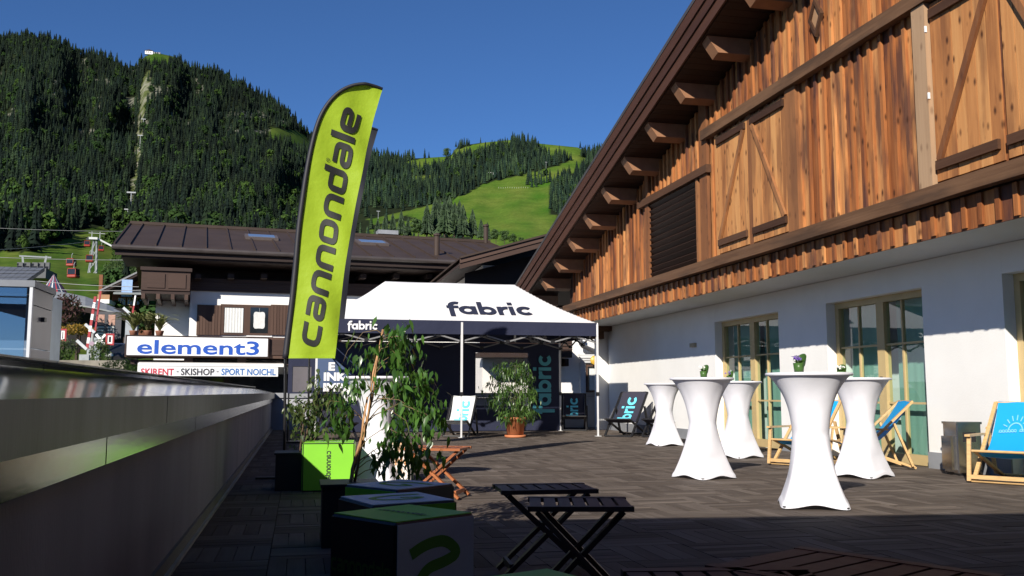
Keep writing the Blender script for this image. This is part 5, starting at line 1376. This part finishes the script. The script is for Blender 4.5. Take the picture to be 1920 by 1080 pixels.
def flower_pot(x,y,rz,label,col,nf,s=1.0):
    t=thing('flower_pot',label,'flower pot',(x,y,1.107),rz,'flower pots on the cocktail tables'); s*=.82; t.scale=(s,s,s)
    GP=leafmat('wrap_green',(.04,.10,.02),(.07,.16,.035),.35,.3)
    MB().lathe([(.0,.0),(.040,.0),(.050,.085),(.047,.085),(.04,.01)],18,cap=False).build('pot',GP,t,True)
    def wf(u,v):
        a=-1.5+3.0*u; r=.050+.018*v; hh=.085+.085*v*max(0,math.cos((u-.62)*2.6))**1.2; return (r*math.cos(a),r*math.sin(a),.055+(hh-.055)*v)
    MB().grid(wf,16,6).build('leaf_wrap',GP,t,True)
    m=MB(); rr=random.Random(int(x*100))
    for k in range(nf):
        c=Vector((-.022+rr.gauss(0,.02),rr.gauss(0,.02),.112+rr.uniform(0,.035))); ax=Vector((rr.uniform(-1,.4),rr.uniform(-1,.4),rr.uniform(.2,1))).normalized(); s1=ax.cross(Vector((0,0,1))).normalized(); s2=ax.cross(s1)
        for i in range(5):
            a=2*math.pi*i/5; d=s1*math.cos(a)+s2*math.sin(a); e=s1*math.cos(a+.5)+s2*math.sin(a+.5); g=s1*math.cos(a-.5)+s2*math.sin(a-.5)
            m.add([c,c+g*.011+ax*.003,c+d*.017+ax*.001,c+e*.011+ax*.003],[(0,1,2,3)])
    m.build('blossoms',col,t)
    lf=MB()
    for k in range(7):
        a=rr.uniform(0,6.28); d=Vector((math.cos(a),math.sin(a),.5)); s_=Vector((-d.y,d.x,0))*.014; b=Vector((0,0,.08)); lf.add([b,b+d*.03+s_,b+d*.065,b+d*.03-s_],[(0,1,2,3)])
    lf.build('leaves',leafmat('primula_leaf',(.04,.11,.02),(.08,.18,.03),.5,.25),t)
PUR=plain('purple_petals',(.16,.07,.40),.7,.3,60); PAL=plain('white_petals',(.75,.74,.70),.7,.1,60)
flower_pot(4.10,7.15,R_(0),'purple flowers in a green pot on the nearest table',PUR,18,1.15); flower_pot(4.46,9.85,R_(10),'white flowered green pot on the second nearest table',PAL,8,1.05)
flower_pot(6.18,12.75,R_(-10),'pale purple flowers in a green pot on the table before the first door',PUR,8,1.1); flower_pot(6.00,9.55,R_(20),'white flowered green pot on the table right behind the nearest',PAL,14,1.1)

# ------------------------------------------------------------------ deck chairs
def deck_chair(loc,rz,label,group,frame,fab,word=None,wcol=None,arms=False,sun_print=False,s=1.0,word_side=0):
    t=thing('deck_chair',label,'deck chair',loc,rz,group); t.scale=(s,s,s)
    W=.29; b=.028
    TOPB=(.50,.90); FF=(-.42,.02); SF=(-.44,.36); RB=(.52,.02)
    def rail(p,q,x,nm): MB().beam((x,p[0],p[1]),(x,q[0],q[1]),b,b*1.5,up=(1,0,0)).build(nm,frame,t)
    for sx in (-1,1):
        rail(TOPB,FF,sx*W,'back_rail'); rail(SF,RB,sx*(W-.035),'seat_rail')
        rail((.24,.61),(.46,.05),sx*(W+.03),'prop_strut')
        if arms:
            rail((-.47,.02),(-.40,.52),sx*(W+.035),'front_leg'); MB().box((sx*(W+.035)-.03,-.46,.52),(sx*(W+.035)+.03,.16,.545)).build('arm_rest',frame,t)
    for (y,z),nm in ((TOPB,'top_bar'),(SF,'front_bar'),(FF,'foot_bar'),((.49,.04),'rear_bar')):
        ex=W+(.05 if arms and nm=='foot_bar' else .0); MB().tube([(-ex,y,z),(ex,y,z)],.015,8).build(nm,frame,t)
    if arms: MB().beam((-W-.05,-.46,.07),(W+.05,-.46,.07),.03,.045).build('front_rail',frame,t)
    def sl(v):  # sling curve from top to front
        a,bm,c=Vector((TOPB[0],TOPB[1]+.02)),Vector((-.02,.05)),Vector((SF[0],SF[1]+.02)); q=a*(1-v)**2+bm*(2*v*(1-v))+c*v*v; return q
    def f(u,v): q=sl(v); return (-W*.9+2*W*.9*u,q.x-.012*math.sin(math.pi*u),q.y-.012*math.sin(math.pi*u))
    S=MB().grid(f,10,26).build('sling',fab,t,True)
    def onf(x,d,k): # d = distance fraction along sling from the top
        q=sl(d); q2=sl(d+.01); n=Vector((-(q2.y-q.y),(q2.x-q.x))); n.normalize()
        if n.x>0: n=-n
        return (x,q.x+n.x*(.012+.0006*k),q.y+n.y*(.012+.0006*k)+.0)
    if word:
        wd=fabric_word(word,.27); sc=.44/ (wd[1])
        word_mesh(wd,lambda u,v,k:onf(.10+word_side-v*.20,.50-(u/wd[1])*.44,k),'lettering',wcol,S,.1)
    if sun_print:
        m=MB(); k=0
        ribbon(m,arc(0,0,.075,0,180,16),.014,lambda u,v,k_:onf(u*1.0-.02,.24-v*.9,0),0)
        for a in range(20,180,23):
            ca,sa=math.cos(R_(a)),math.sin(R_(a)); ribbon(m,[(ca*.10,sa*.10),(ca*.15,sa*.15)],.012,lambda u,v,k_:onf(u-.02,.24-v*.9,1),0)
        m.build('sun_print',sun_print,S)
        o=text_obj('Sports Shop','lettering',sun_print,S,.055,Matrix.Identity(4),.001,ext=0.0) if False else None
        m=MB(); rr=random.Random(5); x=-.19
        for wn in (6,4):
            for i in range(wn):
                zz=.27-.006*((x+.19)*10); ribbon(m,rounded([(0,0),(.0,.03),(.022,.03),(.022,0),(0,.014)],.008),.008,lambda u,v,k_:onf(x+u,zz-v*.9,2),0,step=.02); x+=.032
            x+=.03
        m.build('lettering',sun_print,S)
    return t
DFAB=cloth('charcoal_sling',(.035,.035,.055),.08,.7); WFAB=cloth('white_sling',(.78,.80,.82),.2,.7); BFAB=cloth('blue_sling',(.01,.34,.74),.12,.6)
BEECH=plain('beech_wood',(.56,.36,.16),.5,.15,6,stretch=(2,2,12),rand=True); CYAN=plain('cyan_print',(.12,.55,.70),.6,.04); PALE=plain('pale_print',(.16,.47,.76),.6,.05)
def cpos(px,py): p=atZ(px,py); return (p.x,p.y,0)
G1='dark lettered deck chairs by the tent'
deck_chair(cpos(1077,807),R_(-16),'dark deck chair lettered bric beside the right tent leg',G1,BLACKM,DFAB,'bric',CYAN)
deck_chair(cpos(1174,818),R_(-42),'dark deck chair lettered bric against the white wall',G1,BLACKM,DFAB,'bric',CYAN,s=1.05)
deck_chair(cpos(1246,819),R_(-48),'dark deck chair half hidden behind the farthest white table',G1,BLACKM,DFAB,'bric',CYAN,s=1.05)
deck_chair(cpos(862,818),R_(-22),'white deck chair with cyan lettering before the central tent leg',G1,BLACKM,WFAB,'bric',CYAN,s=.95,word_side=.06)
deck_chair(cpos(628,828),R_(20),'dark folded deck chair in the shade beneath the tent left side',G1,BLACKM,DFAB)
G2='blue beech deck chairs at the terrace doors'
deck_chair((7.40,8.62,0),R_(-57),'blue beech deck chair with a sun print at the right edge',G2,BEECH,BFAB,None,None,True,PALE,.92)
deck_chair((7.02,10.6,0),R_(-108),'blue beech deck chair seen from the side before the second door',G2,BEECH,BFAB,None,None,True,None,.92)
deck_chair((6.55,11.3,0),R_(-60),'blue beech deck chair half hidden behind the nearest white table',G2,BEECH,BFAB,None,None,True,None,.92)

# ------------------------------------------------------------------ litter bin
def bin_():
    a=atZ(1790,882); t=thing('litter_bin','brushed steel litter bin with square opening by the white wall','litter bin',(7.50,9.50,0),R_(-8))
    w_,h=.148,.60
    MB().cbox((-w_,-w_,.02),(w_,w_,h),.012).build('body',STEEL,t); MB().box((-w_-.006,-w_-.006,h-.02),(w_+.006,w_+.006,h+.006)).build('rim',STEEL,t)
    MB().box((-.075,-w_-.004,h-.22),(.075,-w_-.001,h-.11)).build('opening',plain('bin_dark',(.008,.008,.01),.8),t); MB().box((-w_-.05,-.10,.06),(-w_-.001,.10,h-.16)).build('ash_box',STEEL,t); MB().box((-w_+.02,-w_+.02,0),(w_-.02,w_-.02,.02)).build('base',BLACKM,t)
bin_()

# ------------------------------------------------------------------ folding slatted stools
def stool(loc,rz,label,wd,L=.46,Wd=.40,h=.45,group='folding slatted tables'):
    t=thing('folding_table',label,'folding table',loc,rz,group)
    th=.022
    for sy in (-1,1): MB().box((-L/2,sy*Wd/2-(.045 if sy>0 else 0),h-th),(L/2,sy*Wd/2+(.045 if sy<0 else 0),h)).build('top_rail',wd,t,loc=(0,sy*Wd/2,h))
    n=7; w_=L/n
    for k in range(n):
        x=-L/2+k*w_; MB().box((x+.007,-Wd/2+.047,h-th+.002),(x+w_-.007,Wd/2-.047,h-.002)).build('slat',wd,t,loc=(x,0,h))
    for sy,off in ((-1,.06),(1,-.06)):
        y=sy*Wd/2+off
        MB().beam((-L/2+.02,y,.015),(L/2-.04,y,h-th-.005),.022,.045,up=(0,1,0)).build('leg',wd,t); MB().beam((L/2-.02,y+.024*sy,.015),(-L/2+.04,y+.024*sy,h-th-.005),.022,.045,up=(0,1,0)).build('leg',wd,t)
    for x,z in ((-L/2+.06,.06),(L/2-.06,.06)): MB().beam((x,-Wd/2+.06,z),(x,Wd/2-.06,z),.02,.035).build('stretcher',wd,t)
    return t
STW=wood('stool_dark_wood',[(.1,(.055,.025,.019)),(.9,(.115,.055,.040))],0,.8,.55); STO=wood('stool_orange_wood',[(.1,(.22,.065,.022)),(.9,(.36,.12,.04))],0,.8,.5)
q=atZ(1085,940,.45); stool((q.x,q.y,0),R_(-14),'dark slatted folding table nearest in the middle of the shade',STW)
q=atZ(1020,912,.45); stool((q.x,q.y,0),R_(-4),'dark slatted folding table just behind the nearest one',STW,.50,.36)
q=atZ(1595,1068,.45); stool((q.x,q.y,0),R_(-62),'dark slatted folding table cut by the lower right frame edge',STW,.62,.50)
q=atZ(1375,1092,.45); stool((q.x,q.y,0),R_(-10),'dark slatted folding table at the bottom frame edge, left of another',STW,.52,.42)
q=atZ(822,838,.45); stool((q.x,q.y,0),R_(-25),'orange brown folding table in the sun beside the leafy tree',STO,.52,.42)

# ------------------------------------------------------------------ seat cubes
GRN=plain('cube_green',(.20,.55,.025),.55,.06,3); GRD=plain('cube_logo_green',(.10,.30,.02),.55); CBK=plain('cube_black',(.012,.012,.013),.5,.1); CWH=plain('cube_white',(.62,.64,.70),.55,.05)
def cube(label,corners,h,top,left,right,logo_top=None,side_word=False,group='lettered seat cubes'):
    P=[atZ(px,py,h) for px,py in corners]; c=sum(P,Vector())/4; e=(P[1]-P[0]); ang=math.atan2(e.y,e.x); s=.43
    t=thing('seat_cube',label,'seat cube',(c.x,c.y,0),ang,group); k=s/2; b=.009
    core=MB().cbox((-k,-k,0),(k,k,h),.010).build('body',CBK,t)
    MB().box((-k+b,-k+b,h),(k-b,k-b,h+.004)).build('top_panel',top,t); MB().box((-k+b,-k-.004,b),(k-b,-k,h-b)).build('side_panel',left,t); MB().box((k,-k+b,b),(k+.004,k-b,h-b)).build('side_panel',right,t)
    MB().box((-k-.004,-k+b,b),(-k,k-b,h-b)).build('side_panel',right if right is not CWH else left,t)
    if logo_top:
        m=MB(); ribbon(m,rounded([(.16,.09),(-.02,.10),(-.13,.03),(-.10,-.06),(.06,-.08),(.13,-.03),(.02,.0)],.07,n=6),.036,lambda u,v,kk:(u,v,h+.0055),0,step=.02); m.build('logo_print',logo_top,t)
    return t,k,h
def side_logo(t,k,mt):
    m=MB(); ribbon(m,rounded([(-.14,.30),(-.06,.335),(.05,.34),(.12,.28),(.05,.255),(-.07,.235),(-.12,.14),(-.12,.02)],.07,n=6),.046,lambda u,v,kk:(k+.0055,u,v),0,step=.02); m.build('logo_print',mt,t)
t,k,h=cube('nearest seat cube with green top, black side and white side with green emblem',((625,962),(778,985),(888,962),(735,945)),.43,GRN,CBK,CWH)
side_logo(t,k,GRD); wd=square_word('cannondale'); sc=.30/wd[1]
word_mesh(wd,lambda u,v,kk:(-.15+u*sc,-.02+v*.03,h+.0055+.0003*kk),'lettering',BLACKP,t); sc=.40/wd[1]
word_mesh(wd,lambda u,v,kk:(-.2+u*sc,-k-.0055-.0003*kk,.20+v*.055),'lettering',plain('cube_word_green',(.05,.13,.02),.6),t)
MB().box((.05,-k-.0056,.115),(.14,-k-.0045,.145)).build('printed_bar',plain('cube_lilac',(.30,.22,.55),.6),t)
cube('seat cube with white top bearing a green emblem, second from the front',((672,952),(836,941),(806,921),(655,929)),.43,CWH,GRN,CBK,GRD)
cube('seat cube with white emblem top and black side, third from the front',((650,911),(748,921),(846,906),(752,899)),.43,CWH,GRN,CBK,GRD)
p=atZ(614,921); t=cube('bright green seat cube half in sunlight at the left by the flag',((560,840),(664,842),(668,832),(572,831)),.43,GRN,GRN,GRN)[0]; t.location=(p.x+.02,p.y+.24,0); t.rotation_euler=(0,0,R_(-4)); t.scale=(1.14,1.14,1.06)
wd=square_word('cannondale'); sc=.30/wd[1]; word_mesh(wd,lambda u,v,kk:(.02-v*.035,-.215-.0055-.0003*kk,.36-u*sc),'lettering',BLACKP,t)
wd2=square_word('cannondale'); word_mesh(wd2,lambda u,v,kk:(-.12+u*.028,-.12+v*.04,.4355+.0003*kk),'lettering',WPR,t)
q=atZ(958,1086,.43); t=cube('green topped seat cube showing only its corner at the bottom edge',((905,1092),(965,1110),(1010,1090),(950,1071)),.43,GRN,CBK,GRN)[0]; t.location=(q.x+.02,q.y-.16,0)
def printed_cube():
    m,tt,b=newmat('photo_print'); v,_=coords(tt,False); n1=noise_n(tt,v,9,2); 
    tt.links.new(ramp(tt,n1,[(.30,(.50,.22,.09)),(.42,(.66,.44,.28)),(.50,(.80,.77,.72)),(.62,(.78,.75,.68)),(.72,(.62,.52,.12))]),b.inputs['Base Color']); b.inputs['Roughness'].default_value=.5
    p=atZ(722,900,.0); t=thing('printed_seat_cube','pale orange photo-printed seat cube beneath the leafy tree','seat cube',(p.x+.02,p.y-.35,0),R_(-6),None); k=.215; h=.43
    MB().cbox((-k,-k,0),(k,k,h),.015).build('body',m,t); MB().box((-k+.01,-k+.01,h),(k-.01,k-.01,h+.004)).build('top_panel',plain('cube_top_dark',(.06,.06,.07),.5),t)
    o=text_obj('HE','lettering',plain('orange_print',(.60,.30,.12),.6),t,.13,facing((.12,-k-.004,.24),(1,0,0),(0,0,1)),.001,ext=.001)
printed_cube()

# ------------------------------------------------------------------ plants
def leaf_mesh(L,Wd,mt,name='leaf'):
    V=[(0,0,0),(Wd*.5,L*.3,-L*.05),(Wd*.38,L*.62,-L*.14),(0,L,-L*.34),(-Wd*.38,L*.62,-L*.14),(-Wd*.5,L*.3,-L*.05),(0,L*.32,.02*L-L*.09),(0,L*.64,-L*.17)]
    F=[(0,1,6),(1,2,7,6),(2,3,7),(3,4,7),(4,5,6,7),(5,0,6)]
    me=bpy.data.meshes.new(name); me.from_pydata(V,[],F); me.update(); me.materials.append(mt); me.polygons.foreach_set('use_smooth',[True]*len(F)); return me,np.array(V),F
FIC=leafmat('ficus_leaf',(.022,.065,.014),(.085,.19,.035),.28,.34)
def leaf_rot(rr,droop):
    a=rr.uniform(0,6.283); pit=-droop*rr.uniform(.3,1.5)+rr.uniform(-.35,.25)
    return Matrix.Rotation(a,3,'Z')@Matrix.Rotation(pit,3,'X')@Matrix.Rotation(rr.uniform(-.7,.7),3,'Y')
def leafy(t,base,clusters,trunkpts,dist,lm,nind,seed,droop=.8,twig=None,depth=.34,skip_branch=False,mult=1.0):
    """clusters: picture centre, radii and leaf count; leaves hang on real twigs"""
    rr=random.Random(seed); me,V,F=lm; L=[]; TW=MB()
    k=dist/FPX
    for (px,py,rx,ry,n,dz) in clusters:
        c=at(px,py,dist+dz)-base; n=int(n*mult)
        # anchor: nearest trunk point below
        cand=sorted(trunkpts,key=lambda p:(Vector(p)-c).length+max(0,p[2]-c.z)*.8)[:max(3,len(trunkpts)//3)]
        nt=max(4,n//13)
        for j in range(nt):
            A=Vector(rr.choice(cand)); A2=Vector(rr.choice(cand)); f_=rr.random()*.5; A=A*(1-f_)+A2*f_
            e=c+Vector((rr.uniform(-1,1)*rx*k,rr.uniform(-1,1)*depth*.7*(rx*k/.25)**.5,rr.uniform(-1,1)*ry*k))
            mid=A*.45+e*.55+Vector((0,0,.05+.05*rr.random())); pts=[A,A*.72+mid*.28+Vector((0,0,.02)),mid,e,e+Vector((rr.uniform(-.03,.03),rr.uniform(-.03,.03),-.07))]
            if not skip_branch and j%5==0: TW.tube(pts,[.0032,.0028,.0022,.0014,.0008],5,False)
            for i in range(n//nt):
                u=rr.uniform(.0,1.0)**.7; p=mid*(1-u)+e*u if u<.8 else e+Vector((0,0,-.08*rr.random()))
                p=p+Vector((rr.gauss(0,.036),rr.gauss(0,.04),rr.gauss(0,.034))); L.append((p,leaf_rot(rr,droop),rr.uniform(.55,1.25)))
    if twig is not None and TW.v: TW.build('twigs',twig,t,True)
    L.sort(key=lambda q:q[0].y)
    for p,Rm,s in L[:nind]:
        o=ob('leaf',me,t); o.matrix_local=Matrix.Translation(p)@Rm.to_4x4()@Matrix.Scale(s,4)
    m=MB()
    for p,Rm,s in L[nind:]: m.add([tuple(p+Rm@(Vector(v)*s)) for v in V],F)
    if L[nind:]: tag(m.build('foliage',lm[0].materials[0],t,True),kind='stuff')
BARK=plain('pale_bark',(.40,.22,.10),.75,.3,12,.3,60,stretch=(4,4,.6))
def ficus():
    d=6.1; c=at(655,905,d); base=Vector((c.x,c.y,0)); t=thing('weeping_fig_tree','leafy weeping fig tree with slender pale stems among the seat cubes','tree',base)
    h=.36; s=.17
    MB().prism([(-s,-s,0),(s,-s,0),(s,s,0),(-s,s,0)],(0,0,h)).build('planter',CBK,t)
    MB().box((-s-.012,-s-.012,h+.001),(s+.012,s+.012,h+.02)).build('planter_rim',CBK,t)
    TR=[]; rr=random.Random(3)
    path=[(660,912),(665,880),(674,840),(684,790),(694,745),(703,700),(712,655),(719,618)]
    for k in range(5):
        off=[(rr.uniform(-4,4),rr.uniform(-.04,.04)) for _ in path]; ph=rr.uniform(0,6)
        pts=[at(px+5*math.sin(ph+i*1.1)*(1 if i<6 else .4),py,d+.05*math.cos(ph+i*1.1))-base for i,(px,py) in enumerate(path)]
        n=8 if k<2 else rr.randint(5,7); pts=pts[:n]
        MB().tube(pts,[.0095-.0062*i/8 for i in range(len(pts))],7).build('stem',BARK,t,True); TR+=pts
    CL=[(754,626,24,11,40,0),(765,640,30,22,60,.05),(740,655,18,18,24,.05),(686,668,20,10,16,0),(665,668,22,20,34,.05),(655,700,24,22,40,0),(706,690,14,16,14,.1),(760,690,40,24,90,0),(800,695,32,22,70,.1),(812,725,26,26,60,0),(775,735,36,22,70,.1),(640,745,26,20,36,-.1),(610,770,30,20,44,0),(790,765,42,26,110,0),(815,800,24,30,70,-.05),(775,810,40,26,110,-.1),(800,840,30,22,70,0),(750,845,36,18,64,-.1),(735,866,26,12,40,-.05),(800,865,20,14,24,0),(765,875,24,14,34,-.1),(632,800,24,14,26,0),(745,770,16,18,16,.15)]
    leafy(t,base,CL,[tuple(p) for p in TR],d,leaf_mesh(.074,.027,FIC),290,21,1.0,plain('twig_brown',(.16,.11,.05),.7),.30,mult=1.0)
ficus()
def shade_bush():
    d=9.6; c=at(556,880,d); base=Vector((c.x,c.y,0)); t=thing('planter_bush','small-leaved bush in a black planter at the foot of the flag pole','plant',base)
    s=.2; h=.34
    MB().prism([(-s,-s,0),(s,-s,0),(s,s,0),(-s,s,0)],(0,0,h)).build('planter',CBK,t); MB().box((-s-.012,-s-.012,h+.001),(s+.012,s+.012,h+.02)).build('planter_rim',CBK,t)
    TR=[]
    for k in range(4):
        pts=[at(560+k*6,870-0,d)-base,at(566+k*9,815,d+.05*k)-base,at(572+k*12,770-6*k,d)-base]; MB().tube(pts,[.014,.009,.004],6).build('stem',plain('dark_bark',(.10,.06,.04),.8),t,True); TR+=pts
    CL=[(545,762,22,18,90,0),(575,775,26,22,120,0),(605,752,24,24,100,0),(600,720,18,20,60,.1),(630,730,20,20,60,0),(560,800,26,18,80,0),(610,790,26,20,90,.1),(590,815,26,14,60,0),(640,770,18,18,50,.1),(530,768,12,10,24,0)]
    leafy(t,base,CL,[tuple(p) for p in TR],d,leaf_mesh(.062,.026,leafmat('bush_leaf',(.03,.055,.016),(.09,.12,.035),.4,.22)),0,22,.7,plain('dark_bark',(.10,.06,.04),.8),.35)
shade_bush()
def pot_plant():
    c=atZ(966,820); base=Vector((c.x,c.y,0)); d=math.hypot(c.x,c.y); t=thing('potted_bamboo','narrow-leaved potted plant in a terracotta pot before the tent window','plant',base)
    TC=plain('terracotta',(.52,.18,.075),.65,.10,5)
    MB().lathe([(0,.0),(.215,.0),(.225,.02),(.225,.05),(.19,.055),(.19,.02)],28,cap=False).build('saucer',TC,t,True)
    MB().lathe([(.0,.03),(.17,.03),(.215,.36),(.235,.362),(.238,.42),(.222,.425),(.20,.40),(.0,.38)],32,cap=False).build('pot',TC,t,True)
    TR=[]
    for k in range(7):
        a=k*.9; pts=[(.05*math.cos(a),.05*math.sin(a),.38),(.10*math.cos(a),.10*math.sin(a),.8),(.20*math.cos(a),.18*math.sin(a),1.25+.05*k)]; MB().tube(pts,[.010,.008,.004],6).build('stem',plain('green_stem',(.10,.11,.04),.7),t,True); TR+=pts
    CL=[(965,690,26,16,150,0),(935,700,22,20,130,0),(985,705,20,22,130,.1),(925,730,18,20,90,0),(955,735,24,22,130,-.1),(990,740,18,20,100,0),(970,770,26,18,150,-.15),(985,775,20,14,100,-.2),(930,755,18,12,60,0),(948,780,16,12,50,-.1)]
    leafy(t,base,CL,[tuple(p) for p in TR],d,leaf_mesh(.13,.026,leafmat('bamboo_leaf',(.022,.055,.012),(.09,.17,.035),.35,.25)),0,23,.8,plain('green_stem',(.10,.11,.04),.7),.5,mult=1.9)
pot_plant()
